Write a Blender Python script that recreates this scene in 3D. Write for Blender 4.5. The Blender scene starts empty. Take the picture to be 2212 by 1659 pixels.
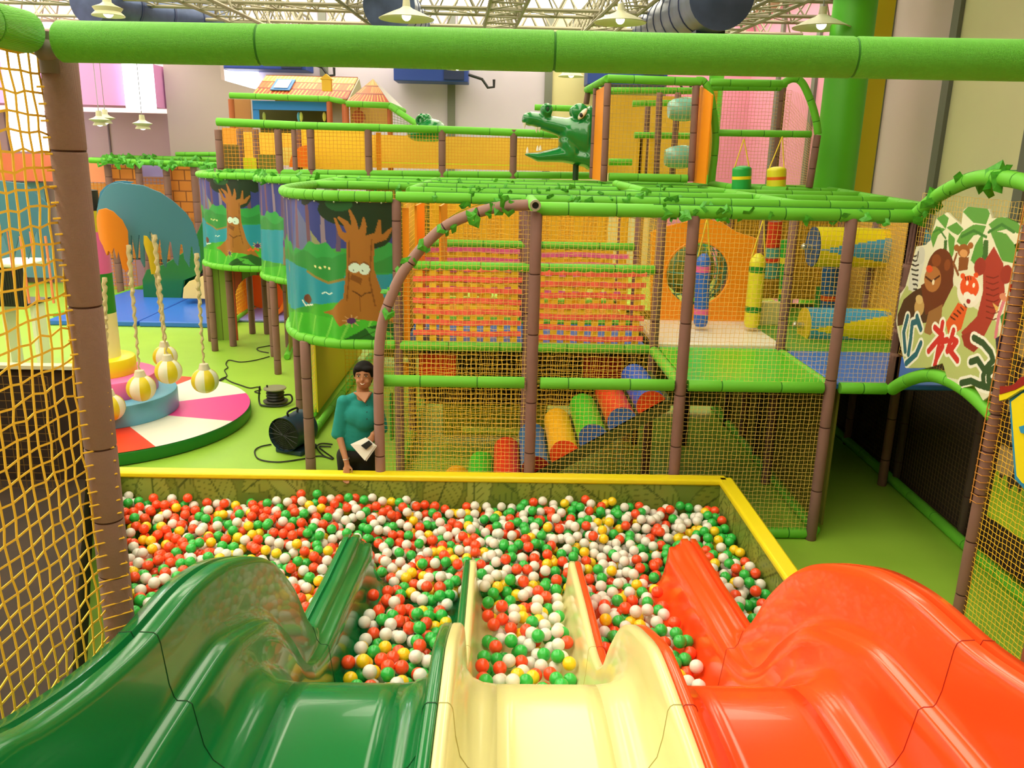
import bpy, bmesh, math, random
import numpy as np
from mathutils import Vector, Matrix
from mathutils.bvhtree import BVHTree
from mathutils.geometry import tessellate_polygon
random.seed(7); rng = np.random.RandomState(11)
SC = bpy.context.scene; COL = SC.collection

# ---------------- camera ----------------
FP = 1780.0; CX = 1106.0; CY = 829.5; H = 3.2
pitch = math.atan(495/FP); yaw = math.radians(1.2); roll = 0.022
_f = Vector((math.sin(yaw)*math.cos(pitch), math.cos(yaw)*math.cos(pitch), -math.sin(pitch)))
_r0 = Vector((math.cos(yaw), -math.sin(yaw), 0)); _u0 = _r0.cross(_f)
_R = _r0*math.cos(roll) + _u0*math.sin(roll); _U = -_r0*math.sin(roll) + _u0*math.cos(roll)
CAMP = Vector((0, 0, H))
cam = bpy.data.cameras.new('camera'); cam.sensor_width = 36; cam.lens = FP/2212*36; cam.clip_start = .05; cam.clip_end = 200
camo = bpy.data.objects.new('camera', cam); COL.objects.link(camo)
camo.matrix_world = Matrix(((_R.x, _U.x, -_f.x, 0), (_R.y, _U.y, -_f.y, 0), (_R.z, _U.z, -_f.z, H), (0, 0, 0, 1)))
SC.camera = camo

def A(px, py, x=None, y=None, z=None):
    """where the sight line of a photo point meets a real plane of the hall"""
    d = _f + _R*((px-CX)/FP) + _U*(-(py-CY)/FP)
    if y is not None: t = y/d.y
    elif z is not None: t = (z-H)/d.z
    else: t = x/d.x
    return CAMP + d*t
def PX(v):
    q = Vector(v)-CAMP; d = q.dot(_f)
    return CX+FP*q.dot(_R)/d, CY-FP*q.dot(_U)/d, d

# ---------------- world, exposure ----------------
w = bpy.data.worlds.new('world'); SC.world = w; w.use_nodes = True
w.node_tree.nodes['Background'].inputs[0].default_value = (.75, .85, 1, 1)
w.node_tree.nodes['Background'].inputs[1].default_value = .4
SC.view_settings.view_transform = 'Standard'; SC.view_settings.look = 'None'
SC.view_settings.gamma = 1; SC.view_settings.use_curve_mapping = False
SC.view_settings.exposure = -0.25
SKY = 5.9          # brightness of the skylight bays and the added near strips
# ---------------- materials ----------------
def lin(c):
    if isinstance(c, str):
        c = [int(c[i:i+2], 16)/255 for i in (0, 2, 4)]
    return tuple((x/12.92 if x <= .04045 else ((x+.055)/1.055)**2.4) for x in c)
_M = {}
def mat(name, col, rough=.5, metal=0., bump=None, var=0., emit=0., coat=0., spec=.5, trans=0., alpha=1., tint2=None, vscale=6., sheen=0.):
    if name in _M: return _M[name]
    m = bpy.data.materials.new(name); m.use_nodes = True; _M[name] = m
    nt = m.node_tree; b = nt.nodes['Principled BSDF']
    c = lin(col) if not isinstance(col, tuple) else col
    b.inputs['Base Color'].default_value = (*c, 1); b.inputs['Roughness'].default_value = rough
    b.inputs['Metallic'].default_value = metal; b.inputs['Coat Weight'].default_value = coat
    b.inputs['Specular IOR Level'].default_value = spec
    b.inputs['Transmission Weight'].default_value = trans; b.inputs['Alpha'].default_value = alpha
    b.inputs['Sheen Weight'].default_value = sheen
    if emit: b.inputs['Emission Color'].default_value = (*c, 1); b.inputs['Emission Strength'].default_value = emit
    if var or tint2:
        tc = nt.nodes.new('ShaderNodeTexCoord'); n = nt.nodes.new('ShaderNodeTexNoise'); n.inputs['Scale'].default_value = vscale
        n.inputs['Detail'].default_value = 4
        nt.links.new(tc.outputs['Object'], n.inputs['Vector'])
        r = nt.nodes.new('ShaderNodeValToRGB'); r.color_ramp.elements[0].position = .35; r.color_ramp.elements[1].position = .65
        c2 = lin(tint2) if tint2 else tuple(x*(1-var) for x in c)
        r.color_ramp.elements[0].color = (*c2, 1); r.color_ramp.elements[1].color = (*c, 1)
        nt.links.new(n.outputs['Fac'], r.inputs['Fac']); nt.links.new(r.outputs['Color'], b.inputs['Base Color'])
    if bump:
        sc, st = bump
        tc = nt.nodes.new('ShaderNodeTexCoord'); n = nt.nodes.new('ShaderNodeTexNoise'); n.inputs['Scale'].default_value = sc
        n.inputs['Detail'].default_value = 3
        bp = nt.nodes.new('ShaderNodeBump'); bp.inputs['Strength'].default_value = st; bp.inputs['Distance'].default_value = .01
        nt.links.new(tc.outputs['Object'], n.inputs['Vector']); nt.links.new(n.outputs['Fac'], bp.inputs['Height'])
        nt.links.new(bp.outputs['Normal'], b.inputs['Normal'])
    return m
def weave(m, scale, strength=.4):
    """knitted sleeve of the foam tubes: fine cross-ribbing"""
    nt = m.node_tree; b = nt.nodes['Principled BSDF']
    tc = nt.nodes.new('ShaderNodeTexCoord')
    w1 = nt.nodes.new('ShaderNodeTexWave'); w1.bands_direction = 'X'; w1.inputs['Scale'].default_value = scale
    w2 = nt.nodes.new('ShaderNodeTexWave'); w2.bands_direction = 'Z'; w2.inputs['Scale'].default_value = scale
    ad = nt.nodes.new('ShaderNodeMath'); ad.operation = 'ADD'
    bp = nt.nodes.new('ShaderNodeBump'); bp.inputs['Strength'].default_value = strength; bp.inputs['Distance'].default_value = .002
    for q in (w1, w2): nt.links.new(tc.outputs['Object'], q.inputs['Vector'])
    nt.links.new(w1.outputs['Fac'], ad.inputs[0]); nt.links.new(w2.outputs['Fac'], ad.inputs[1])
    nt.links.new(ad.outputs[0], bp.inputs['Height']); nt.links.new(bp.outputs['Normal'], b.inputs['Normal'])
def vcol_mat(name, rough=.4, coat=0.):
    if name in _M: return _M[name]
    m = bpy.data.materials.new(name); m.use_nodes = True; _M[name] = m
    nt = m.node_tree; b = nt.nodes['Principled BSDF']; b.inputs['Roughness'].default_value = rough; b.inputs['Coat Weight'].default_value = coat
    a = nt.nodes.new('ShaderNodeVertexColor'); a.layer_name = 'paint'
    nt.links.new(a.outputs['Color'], b.inputs['Base Color'])
    return m
GREEN = mat('green_foam_sleeve', '6AC236', .55, spec=.35); GREEN2 = mat('green_foam_seam', '2F7A1A', .7)
NGREEN = mat('near_green_sleeve', '64BC34', .5, spec=.4); weave(NGREEN, 110, .5)
BROWN = mat('brown_foam_sleeve', '8C6862', .7, var=.08, spec=.3); BROWN2 = mat('brown_tape_seam', '3A1414', .6)
NBROWN = mat('near_brown_sleeve', '9C7E7A', .75, spec=.3); weave(NBROWN, 160, .5)
NET = mat('yellow_net_cord', 'FFC52C', .7); NNET = mat('near_net_cord', 'FFD040', .7); NETT = mat('tan_net_cord', 'E2BC5A', .75); NETP = mat('pale_net_cord', 'E3C056', .7)
WHITE = mat('white_vinyl', 'EDEBE0', .4); BLACK = mat('black_plastic', '101114', .45); DARK = mat('dark_rubber', '1A1A1C', .6)
YELLOW = mat('yellow_vinyl', 'F4DE1E', .35); ORANGE = mat('orange_vinyl', 'FF9A0A', .5); RED = mat('red_vinyl', 'F0421C', .38)
BLUE = mat('blue_vinyl', '2F6FD8', .35); LGREEN = mat('lime_vinyl', '49CC22', .3, coat=.2); PINK = mat('pink_vinyl', 'F06CB0', .35)
LBLUE = mat('sky_blue_vinyl', '6CB6DC', .35); OLIVE = mat('olive_sheet', '8C8A1C', .6); PVCY = mat('amber_vinyl', 'FFC42A', .5)
CREAM = mat('cream_vinyl', 'F2E6A8', .4); DBROWN = mat('dark_brown_cloth', '2C1C10', .8); MATWHITE = mat('platform_white', 'F3EBDC', .35)
DGREEN = mat('dark_green_plastic', '0E6B34', .25, coat=.3); METAL = mat('grey_metal', '8F9290', .4, metal=.6); STEEL = mat('bright_steel', 'C9C9C4', .3, metal=.9)
LEAF = mat('plastic_leaf', '4FB52E', .5, var=.35, vscale=30); LEAFD = mat('dark_plastic_leaf', '2E7A2A', .5)

# ---------------- mesh building ----------------
def meta(o, label=None, cat=None, group=None, kind=None):
    if label: o['label'] = label
    if cat: o['category'] = cat
    if group: o['group'] = group
    if kind: o['kind'] = kind
    return o
def empty(name, loc, label=None, cat=None, group=None):
    o = bpy.data.objects.new(name, None); COL.objects.link(o); o.location = loc; o.empty_display_size = .1
    return meta(o, label, cat, group)
class MB:
    def __init__(s): s.v = []; s.f = []; s.m = []
    def add(s, vs, fs, mi=0):
        n = len(s.v); s.v += [tuple(v) for v in vs]
        for f in fs: s.f.append(tuple(i+n for i in f)); s.m.append(mi)
    def box(s, c, d, mi=0, rz=0.):
        x, y, z = d[0]/2, d[1]/2, d[2]/2; ca, sa = math.cos(rz), math.sin(rz)
        vs = [(c[0]+a*x*ca-b*y*sa, c[1]+a*x*sa+b*y*ca, c[2]+e*z) for a in (-1, 1) for b in (-1, 1) for e in (-1, 1)]
        s.add(vs, [(0, 1, 3, 2), (4, 6, 7, 5), (0, 4, 5, 1), (2, 3, 7, 6), (0, 2, 6, 4), (1, 5, 7, 3)], mi)
    def slab(s, poly, n, th, mi=0):
        """polygon (3-D points) given thickness th along n"""
        n = Vector(n).normalized()*th; P = [Vector(p) for p in poly]; k = len(P)
        vs = P+[p+n for p in P]
        tri = tessellate_polygon([P])
        fs = [tuple(t) for t in tri]+[tuple(i+k for i in reversed(t)) for t in tri]
        fs += [(i, (i+1) % k, (i+1) % k+k, i+k) for i in range(k)]
        s.add(vs, fs, mi)
    def tube(s, pts, r, seg=10, mi=0, cap=True, rs=None, mis=None, closed=False):
        P = [Vector(p) for p in pts]; n = len(P); T = []
        for i in range(n):
            a = P[i-1] if (i or closed) else P[i]; b = P[(i+1) % n] if (i < n-1 or closed) else P[i]
            t = b-a; T.append(t.normalized() if t.length > 1e-9 else Vector((0, 0, 1)))
        u = T[0].orthogonal().normalized()
        if abs(T[0].z) < .9: u = T[0].cross(Vector((0, 0, 1))).normalized()
        vs = []
        for i in range(n):
            u = (u-T[i]*u.dot(T[i])).normalized(); v = T[i].cross(u)
            rr = rs[i] if rs else r
            for k in range(seg):
                a = 2*math.pi*k/seg; vs.append(P[i]+(u*math.cos(a)+v*math.sin(a))*rr)
        base = len(s.v); s.v += [tuple(v) for v in vs]
        for i in range(n if closed else n-1):
            j = (i+1) % n
            for k in range(seg):
                k2 = (k+1) % seg
                s.f.append((base+i*seg+k, base+i*seg+k2, base+j*seg+k2, base+j*seg+k)); s.m.append(mis[i] if mis else mi)
        if cap and not closed:
            s.f.append(tuple(base+k for k in reversed(range(seg)))); s.m.append(mi)
            s.f.append(tuple(base+(n-1)*seg+k for k in range(seg))); s.m.append(mi)
    def lathe(s, prof, c=(0, 0, 0), seg=24, mi=0, mis=None, axis='z'):
        n = len(prof); base = len(s.v)
        for r, z in prof:
            for k in range(seg):
                a = 2*math.pi*k/seg; p = (r*math.cos(a), r*math.sin(a), z)
                if axis == 'y': p = (p[0], p[2], p[1])
                if axis == 'x': p = (p[2], p[0], p[1])
                s.v.append((c[0]+p[0], c[1]+p[1], c[2]+p[2]))
        for i in range(n-1):
            for k in range(seg):
                k2 = (k+1) % seg
                s.f.append((base+i*seg+k, base+i*seg+k2, base+(i+1)*seg+k2, base+(i+1)*seg+k)); s.m.append(mis[i] if mis else mi)
    def sphere(s, c, r, seg=16, rings=10, mi=0, sc=(1, 1, 1), rot=None):
        base = len(s.v)
        for i in range(rings+1):
            th = math.pi*i/rings
            for k in range(seg):
                a = 2*math.pi*k/seg
                p = Vector((math.sin(th)*math.cos(a)*r*sc[0], math.sin(th)*math.sin(a)*r*sc[1], math.cos(th)*r*sc[2]))
                if rot: p = rot @ p
                s.v.append((c[0]+p.x, c[1]+p.y, c[2]+p.z))
        for i in range(rings):
            for k in range(seg):
                k2 = (k+1) % seg
                s.f.append((base+i*seg+k, base+(i+1)*seg+k, base+(i+1)*seg+k2, base+i*seg+k2)); s.m.append(mi)
    def grid(s, fn, nu, nv, mi=0, flip=False):
        base = len(s.v)
        for j in range(nv+1):
            for i in range(nu+1): s.v.append(tuple(fn(i/nu, j/nv)))
        for j in range(nv):
            for i in range(nu):
                a = base+j*(nu+1)+i; q = (a, a+1, a+nu+2, a+nu+1)
                s.f.append(q[::-1] if flip else q); s.m.append(mi)
    def build(s, name, mats, parent=None, smooth=True, angle=40, bevel=0., clean=False):
        me = bpy.data.meshes.new(name); me.from_pydata(s.v, [], s.f)
        if not isinstance(mats, (list, tuple)): mats = [mats]
        for m in mats: me.materials.append(m)
        if len(mats) > 1: me.polygons.foreach_set('material_index', s.m)
        if smooth:
            me.polygons.foreach_set('use_smooth', [True]*len(me.polygons))
        if clean or bevel:
            bm = bmesh.new(); bm.from_mesh(me); bmesh.ops.remove_doubles(bm, verts=bm.verts, dist=1e-5)
            bmesh.ops.recalc_face_normals(bm, faces=bm.faces); bm.to_mesh(me); bm.free()
        if smooth:
            try: me.set_sharp_from_angle(angle=math.radians(angle))
            except Exception: pass
        o = bpy.data.objects.new(name, me); COL.objects.link(o)
        if parent is not None:
            bpy_parent(o, parent)
        if bevel:
            b = o.modifiers.new('bevel', 'BEVEL'); b.width = bevel; b.segments = 2; b.limit_method = 'ANGLE'; b.angle_limit = math.radians(50)
        return o
def bpy_parent(o, p):
    """parent without moving; parents here are only translated"""
    o.parent = p; o.matrix_parent_inverse = wmat(p).inverted()
def wmat(o):
    m = Matrix.Translation(o.location)
    return wmat(o.parent) @ o.matrix_parent_inverse @ m if o.parent else m
def spline(pts, n=8):
    """Catmull-Rom through points"""
    P = [Vector(p) for p in pts]; out = []
    for i in range(len(P)-1):
        a = P[max(i-1, 0)]; b = P[i]; c = P[i+1]; d = P[min(i+2, len(P)-1)]
        for k in range(n):
            t = k/n
            out.append(.5*((2*b)+(c-a)*t+(2*a-5*b+4*c-d)*t*t+(3*b-a-3*c+d)*t**3))
    out.append(P[-1]); return out
def lerp_tab(tab, x):
    if x <= tab[0][0]: return tab[0][1]
    for (a, b), (c, d) in zip(tab, tab[1:]):
        if x <= c: return b+(d-b)*(x-a)/(c-a)
    return tab[-1][1]
def smooth_tab(tab):
    """monotone-ish smooth function through a table"""
    xs = [a for a, _ in tab]; ys = [b for _, b in tab]; n = len(xs); ms = []
    d = [(ys[i+1]-ys[i])/(xs[i+1]-xs[i]) for i in range(n-1)]
    for i in range(n):
        if i == 0: ms.append(d[0])
        elif i == n-1: ms.append(d[-1])
        else: ms.append(0 if d[i-1]*d[i] <= 0 else 2*d[i-1]*d[i]/(d[i-1]+d[i]))
    def f(x):
        if x <= xs[0]: return ys[0]
        if x >= xs[-1]: return ys[-1]
        i = max(k for k in range(n-1) if xs[k] <= x); h = xs[i+1]-xs[i]; t = (x-xs[i])/h
        return (ys[i]*(2*t**3-3*t*t+1)+h*ms[i]*(t**3-2*t*t+t)+ys[i+1]*(-2*t**3+3*t*t)+h*ms[i+1]*(t**3-t*t))
    return f
def foam_tube(mb, pts, r=.045, seglen=.45, seg=12, jitter=.25, gap=.006, seed=None):
    """padded pipe: foam sleeves with a narrow strapped joint between them (mi 1)"""
    rd = random.Random(seed if seed is not None else len(mb.v)+int(abs(pts[0][0])*100))
    P = [Vector(p) for p in pts]; L = [0]
    for a, b in zip(P, P[1:]): L.append(L[-1]+(b-a).length)
    tot = L[-1]
    def at(d):
        for i in range(len(P)-1):
            if d <= L[i+1] or i == len(P)-2:
                return P[i].lerp(P[i+1], (d-L[i])/max(L[i+1]-L[i], 1e-9))
    ds = []; d = seglen*rd.uniform(.3, 1)
    joints = []
    while d < tot-.08: joints.append(d); d += seglen*rd.uniform(1-jitter, 1+jitter)
    ev = [(0, r*.9, 0), (min(.006, tot*.1), r, 0)]
    for j in joints: ev += [(j-gap*2.2, r, 0), (j-gap, r*.975, 0), (j-gap*.8, r*.93, 1), (j+gap*.8, r*.93, 0), (j+gap, r*.975, 0), (j+gap*2.2, r*1.0, 0)]
    ev += [(tot-.006, r, 0), (tot, r*.9, 0)]
    if len(P) > 2:
        have = [e[0] for e in ev]
        for l in L[1:-1]:
            if min(abs(l-h) for h in have) > gap*3: ev.append((l, r, 0))
        ev.sort(key=lambda e: e[0])
    mb.tube([at(e[0]) for e in ev], r, seg, rs=[e[1] for e in ev], mis=[e[2] for e in ev])
def rail(parent, pts, r=.045, seglen=.45, mats=None, name='rail', seg=12, **k):
    mb = MB(); foam_tube(mb, pts, r, seglen, seg, **k)
    return mb.build(name, mats or [GREEN, GREEN2], parent)
def post(parent, x, y, z0, z1, r=.045, mats=None, name='post', seglen=.5, **k):
    return rail(parent, [(x, y, z0), (x, y, z1)], r, seglen, mats or [BROWN, BROWN2], name, **k)
def net(parent, fn, lu, lv, cell=.04, r=.0016, m=None, wob=.0, name='net', nsu=None, nsv=None, clip=None, slack=0.):
    """knotted net: strands of real cord on the surface fn(u,v), u and v in metres"""
    mb = MB(); nu = max(1, round(lu/cell)); nv = max(1, round(lv/cell))
    rd = np.random.RandomState(int(lu*1000+lv*10) % 9999)
    J = (rd.rand(nv+1, nu+1, 2)-.5)*wob*cell
    def node(i, j):
        u = i/nu*lu; v = j/nv*lv
        if wob: u += J[j, i, 0]; v += J[j, i, 1]
        if slack: v -= slack*math.sin(math.pi*min(max(u/lu, 0), 1))*(v/lv)*.5
        return Vector(fn(u, v))
    su = nsu or (1 if wob else nv); sv = nsv or (1 if wob else nu)
    def strand(idx):
        run = []
        for (i, j) in idx:
            ok = clip is None or clip(i/nu*lu, j/nv*lv)
            if ok: run.append(node(i, j))
            if (not ok) and run:
                if len(run) > 1: mb.tube(run, r, 3, cap=False)
                run = []
        if len(run) > 1: mb.tube(run, r, 3, cap=False)
    for i in range(nu+1):
        js = sorted(set(list(range(0, nv+1, su))+[nv])); strand([(i, j) for j in js])
    for j in range(nv+1):
        is_ = sorted(set(list(range(0, nu+1, sv))+[nu])); strand([(i, j) for i in is_])
    return mb.build(name, m or NET, parent, smooth=False)
def flat(p0, p1, z0):
    """vertical plane through p0->p1 (xy) starting at z0"""
    p0 = Vector((p0[0], p0[1], 0)); d = (Vector((p1[0], p1[1], 0))-p0); L = d.length; d.normalize()
    return (lambda u, v: (p0.x+d.x*u, p0.y+d.y*u, z0+v)), L
def netwall(parent, p0, p1, z0, z1, **k):
    fn, L = flat(p0, p1, z0); return net(parent, fn, L, z1-z0, **k)
def structure(o): o['kind'] = 'structure'; return o
# ---------------- painting (prints on real surfaces, colours only) ----------------
class Paint:
    def __init__(s, X, Y, base): s.X = X; s.Y = Y; s.C = np.zeros(X.shape+(3,)); s.C[:] = lin(base)
    def fill(s, mask, col, a=1.):
        c = np.array(lin(col)); mk = (np.clip(mask, 0, 1)*a)[..., None] if mask.dtype != bool else mask[..., None]*a
        s.C = s.C*(1-mk)+c*mk
    def poly(s, pts, col, a=1.):
        inside = np.zeros(s.X.shape, bool); n = len(pts)
        for i in range(n):
            x1, y1 = pts[i]; x2, y2 = pts[(i+1) % n]
            if y1 == y2: continue
            c = ((y1 > s.Y) != (y2 > s.Y)) & (s.X < (x2-x1)*(s.Y-y1)/(y2-y1)+x1); inside ^= c
        s.fill(inside, col, a)
    def ell(s, cx, cy, rx, ry, col, a=1., rot=0.):
        dx = s.X-cx; dy = s.Y-cy; c, q = math.cos(rot), math.sin(rot)
        u = (dx*c+dy*q)/rx; v = (-dx*q+dy*c)/ry
        s.fill(u*u+v*v <= 1, col, a)
    def stroke(s, pts, wd, col, a=1., w2=None):
        n = len(pts)-1
        for i in range(n):
            x1, y1 = pts[i]; x2, y2 = pts[i+1]; dx, dy = x2-x1, y2-y1; L = dx*dx+dy*dy+1e-12
            t = np.clip(((s.X-x1)*dx+(s.Y-y1)*dy)/L, 0, 1)
            d = np.hypot(s.X-x1-t*dx, s.Y-y1-t*dy)
            wa = wd if w2 is None else wd+(w2-wd)*((i+t)/n)
            s.fill(d < wa, col, a)
def painted(name, fn, nu, nv, paint, parent, m, thick=0., smooth=True, mask=None):
    """grid surface fn(u,v) with printed picture; mask cuts its outline"""
    mb = MB(); mb.grid(fn, nu, nv)
    U, V = np.meshgrid(np.linspace(0, 1, nu+1), np.linspace(0, 1, nv+1))
    C, keep = paint(U, V)
    if keep is not None:
        kf = keep.ravel(); mb.f = [f for f in mb.f if all(kf[i] for i in f)]; mb.m = [0]*len(mb.f)
    me = bpy.data.meshes.new(name); me.from_pydata(mb.v, [], mb.f); me.materials.append(m)
    at = me.color_attributes.new('paint', 'FLOAT_COLOR', 'POINT')
    buf = np.ones((len(mb.v), 4), np.float32); buf[:, :3] = C.reshape(-1, 3); at.data.foreach_set('color', buf.ravel())
    if smooth: me.polygons.foreach_set('use_smooth', [True]*len(me.polygons))
    o = bpy.data.objects.new(name, me); COL.objects.link(o)
    if parent is not None: bpy_parent(o, parent)
    if thick:
        s = o.modifiers.new('thickness', 'SOLIDIFY'); s.thickness = thick; s.offset = 0
    return o
# ---------------- the hall ----------------
def quadwall(name, pts, m, th=.1, n=(0, 1, 0)):
    mb = MB(); mb.slab(pts, n, th); return structure(mb.build(name, m, smooth=False))
XL, XR, YN, YB, ZC = -15.0, 6.6, -2.0, 23.0, 6.6
FLOORM = mat('lime_floor_mats', '9ECB44', .42, tint2='98C540', vscale=1.5)
quadwall('floor', [(XL, YN, 0), (XR, YN, 0), (XR, YB, 0), (XL, YB, 0)], FLOORM, .1, (0, 0, -1))
BW = mat('back_wall_panels', 'C8BCD0', .8, var=.05, vscale=.6)
wall_back = quadwall('wall_back', [(XL, YB, 0), (XR, YB, 0), (XR, YB, 8), (XL, YB, 8)], BW, .2, (0, 1, 0))
WL = mat('left_wall_mauve', 'D9A6D6', .8)
quadwall('wall_left', [(XL, YN, 0), (XL, YB, 0), (XL, YB, 8), (XL, YN, 8)], WL, .2, (-1, 0, 0))
quadwall('wall_front', [(XL, YN, 0), (XR, YN, 0), (XR, YN, 8), (XL, YN, 8)], mat('front_wall', '9A8F70', .9), .2, (0, -1, 0))
# right wall: bays of different paint between grey joints
RWC = mat('wall_cream', 'E0D9B0', .8, var=.04, vscale=.8); RWG = mat('wall_pale_grey', 'C6B2B6', .8, var=.04, vscale=.8)
RWP = mat('wall_pink', 'E295B4', .8); RWY = mat('wall_mustard', 'C9A01E', .8); GJ = mat('grey_joint', '6F7168', .7)
mb = MB()
bays = [(YN, 8.3, 3), (8.3, 10.55, 3), (10.55, 12.75, 0), (12.75, 14.9, 1), (14.9, 15.6, 3), (15.6, YB, 2)]
for a, b, k in bays: mb.slab([(XR, a, 0), (XR, b, 0), (XR, b, 8), (XR, a, 8)], (1, 0, 0), .2, k)
structure(mb.build('wall_right', [RWC, RWG, RWP, RWY], smooth=False))
n = 1
for yy in (10.55, 12.75, 14.95, 18.2, 20.6):
    mb = MB(); mb.box((XR-.03, yy, 4), (.07, .2, 8)); structure(mb.build('trim_%d' % n, GJ, smooth=False)); n += 1
for px in (703, 975, 1183, 1427):
    p = A(px, 240, y=YB-.05); mb = MB(); mb.box((p.x, YB-.05, 4), (.2, .1, 8)); structure(mb.build('trim_%d' % n, GJ, smooth=False)); n += 1
# pink and cream bays on the back wall
for (xa, xb, m) in ((A(1183, 240, y=YB).x, A(1427, 240, y=YB).x, mat('back_cream', 'D8CD9C', .8)), (A(1427, 240, y=YB).x, XR, RWP), (XL, A(560, 240, y=YB).x, mat('back_pale', 'E6DDE8', .8))):
    mb = MB(); mb.box(((xa+xb)/2, YB-.02, 4), (xb-xa, .04, 8)); structure(mb.build('trim_%d' % n, m, smooth=False)); n += 1
# grey partition wall on the left with the bright gap beside it
gp = mat('grey_partition', 'B8A8A4', .85, var=.04, vscale=.5)
YP = 19.8; g_ = lambda px, py: A(px, py, y=YP)
pa, pb, pc_, pd = g_(345, 60), g_(478, 172), g_(478, 172), g_(556, 194)
mb = MB(); mb.slab([(pa.x, YP, 0), (pd.x, YP, 0), (pd.x, YP, pd.z), (pb.x, YP, pb.z), (pb.x-.02, YP, pa.z), (pa.x, YP, pa.z)], (0, 1, 0), .25)
structure(mb.build('wall_partition', gp, smooth=False))
# recessed mauve panelled end wall beyond the bright opening, with a pink soffit
mb = MB()
za = A(345, 245, y=20).z
xr_ = A(343, 200, y=19.4).x-.05; mb.box(((-15+xr_)/2, 20.1, za/2), (15+xr_, .2, za), 0); mb.box(((-15+xr_)/2, 19.4, za+.55), (15+xr_, 1.2, .9), 1)
for i in range(11): mb.box((-14.8+i*.58, 19.98, za/2), (.03, .04, za), 2)
structure(mb.build('wall_recess', [mat('mauve_panels', 'B79AA0', .8, var=.05, vscale=.7), mat('pink_soffit', 'E59ADA', .8), mat('panel_joint', '7A6670', .8)], smooth=False))
SKY_FILL_BAYS = [(-13.5, -11.9, 0, 15.5), (-10.7, -9.1, 0, 15.5), (-7.9, -6.3, -1.5, 15.5), (-5.1, -3.5, -1.5, 15.5), (-2.3, -.9, -1.5, 5.6), (.4, 1.9, -1.5, 15.5), (-2.3, -.9, 12, 15.5), (3.3, 4.9, 12, 15.5)] + [(-14+i*2.9, -11.3+i*2.9, 16, 22.9) for i in range(7)]
# ceiling: opaque deck with skylight bays; near strips unseen, added to light rail and slides
CEILM = mat('ceiling_deck', 'B8B090', .9)
mb = MB(); mb.slab([(XL, YN, ZC+.12), (XR, YN, ZC+.12), (XR, YB+3, ZC+.12), (XL, YB+3, ZC+.12)], (0, 0, 1), .1)
structure(mb.build('ceiling', CEILM, smooth=False))
SKYM = mat('skylight_fill_sheet', (1.0, .93, .74), .6, emit=SKY)
wn = 1
for (x0, x1, y0, y1) in SKY_FILL_BAYS:
    mb = MB(); mb.box(((x0+x1)/2, (y0+y1)/2, ZC+.09), (x1-x0, y1-y0, .05)); structure(mb.build('light_panel_%d' % wn, SKYM, smooth=False)); wn += 1
# glowing panels added for the over-exposed white on the left walls
GLOWM = mat('wall_glow', (.86, .88, 1.0), .6, emit=5.0)
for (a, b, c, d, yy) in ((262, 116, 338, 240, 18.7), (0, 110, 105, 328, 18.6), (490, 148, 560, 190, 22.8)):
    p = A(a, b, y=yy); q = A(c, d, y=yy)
    mb = MB(); mb.box(((p.x+q.x)/2, yy, (p.z+q.z)/2), (q.x-p.x, .06, abs(q.z-p.z))); structure(mb.build('light_panel_%d' % wn, GLOWM, smooth=False)); wn += 1
# green round column and yellow strip beside it
mb = MB(); p = A(1812, 300, y=12.6); mb.tube([(p.x, p.y, 0), (p.x, p.y, ZC)], .3, 28)
o = mb.build('column', mat('column_green', '5CC42C', .45)); meta(o, 'thick green round column rising to the ceiling beside the right wall', 'column')
mb = MB(); p = A(1850, 300, y=13.4); mb.box((p.x+.12, 13.4, ZC/2), (.3, .3, ZC)); o = mb.build('pilaster', mat('pilaster_yellow', 'F2CC2A', .5), smooth=False)
meta(o, 'yellow vertical pilaster just right of the thick green column', 'pilaster')
mb = MB(); p = A(1548, 170, y=19); mb.tube([(p.x, p.y, 0), (p.x, p.y, ZC)], .16, 20)
o = mb.build('column', mat('column_green', '5CC42C', .45)); meta(o, 'slim green column far behind the arched tower, by the pink wall', 'column')
# space-frame trusses
TR = mat('truss_steel', '8E8874', .6, metal=.2)
def truss(p0, p1, zb, zt, half, name, label):
    p0 = Vector(p0); p1 = Vector(p1); d = p1-p0; L = d.length; d.normalize(); s = Vector((-d.y, d.x, 0))
    mb = MB(); nb = round(L/.75)
    lo = lambda i, k: p0+d*(L*i/nb)+s*half*k+Vector((0, 0, zb)); hi = lambda i: p0+d*(L*(i+.5)/nb)+Vector((0, 0, zt))
    for k in (-1, 1): mb.tube([lo(0, k), lo(nb, k)], .035, 6)
    mb.tube([hi(0), hi(nb-1)], .035, 6)
    for i in range(nb):
        for k in (-1, 1):
            mb.tube([lo(i, k), hi(i)], .018, 5); mb.tube([hi(i), lo(i+1, k)], .018, 5)
        mb.tube([lo(i, -1), lo(i, 1)], .018, 5); mb.tube([lo(i, -1), lo(i+1, 1)], .012, 4)
    o = mb.build(name, TR); meta(o, label, 'roof truss', 'steel roof trusses under the skylights')
k = 0
for yy in (14.4, 16.6, 18.8, 21.0):
    truss((-11, yy, 0), (6.3, yy, 0), 5.75, 6.45, .35, 'roof_truss', 'pale steel lattice truss running across the hall under the ceiling, %s from the camera' % ['nearest', 'second', 'third', 'farthest'][k]); k += 1
for i, xx in enumerate((-5.4, -2.6, .3, 2.3, 4.6)):
    truss((xx, 11, 0), (xx+.6*(1 if xx < 0 else -1), 22.8, 0), 5.6, 6.4, .3, 'roof_truss', 'steel lattice truss running away from the camera, %s of five from the left' % ['first', 'second', 'third', 'fourth', 'fifth'][i])
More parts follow.
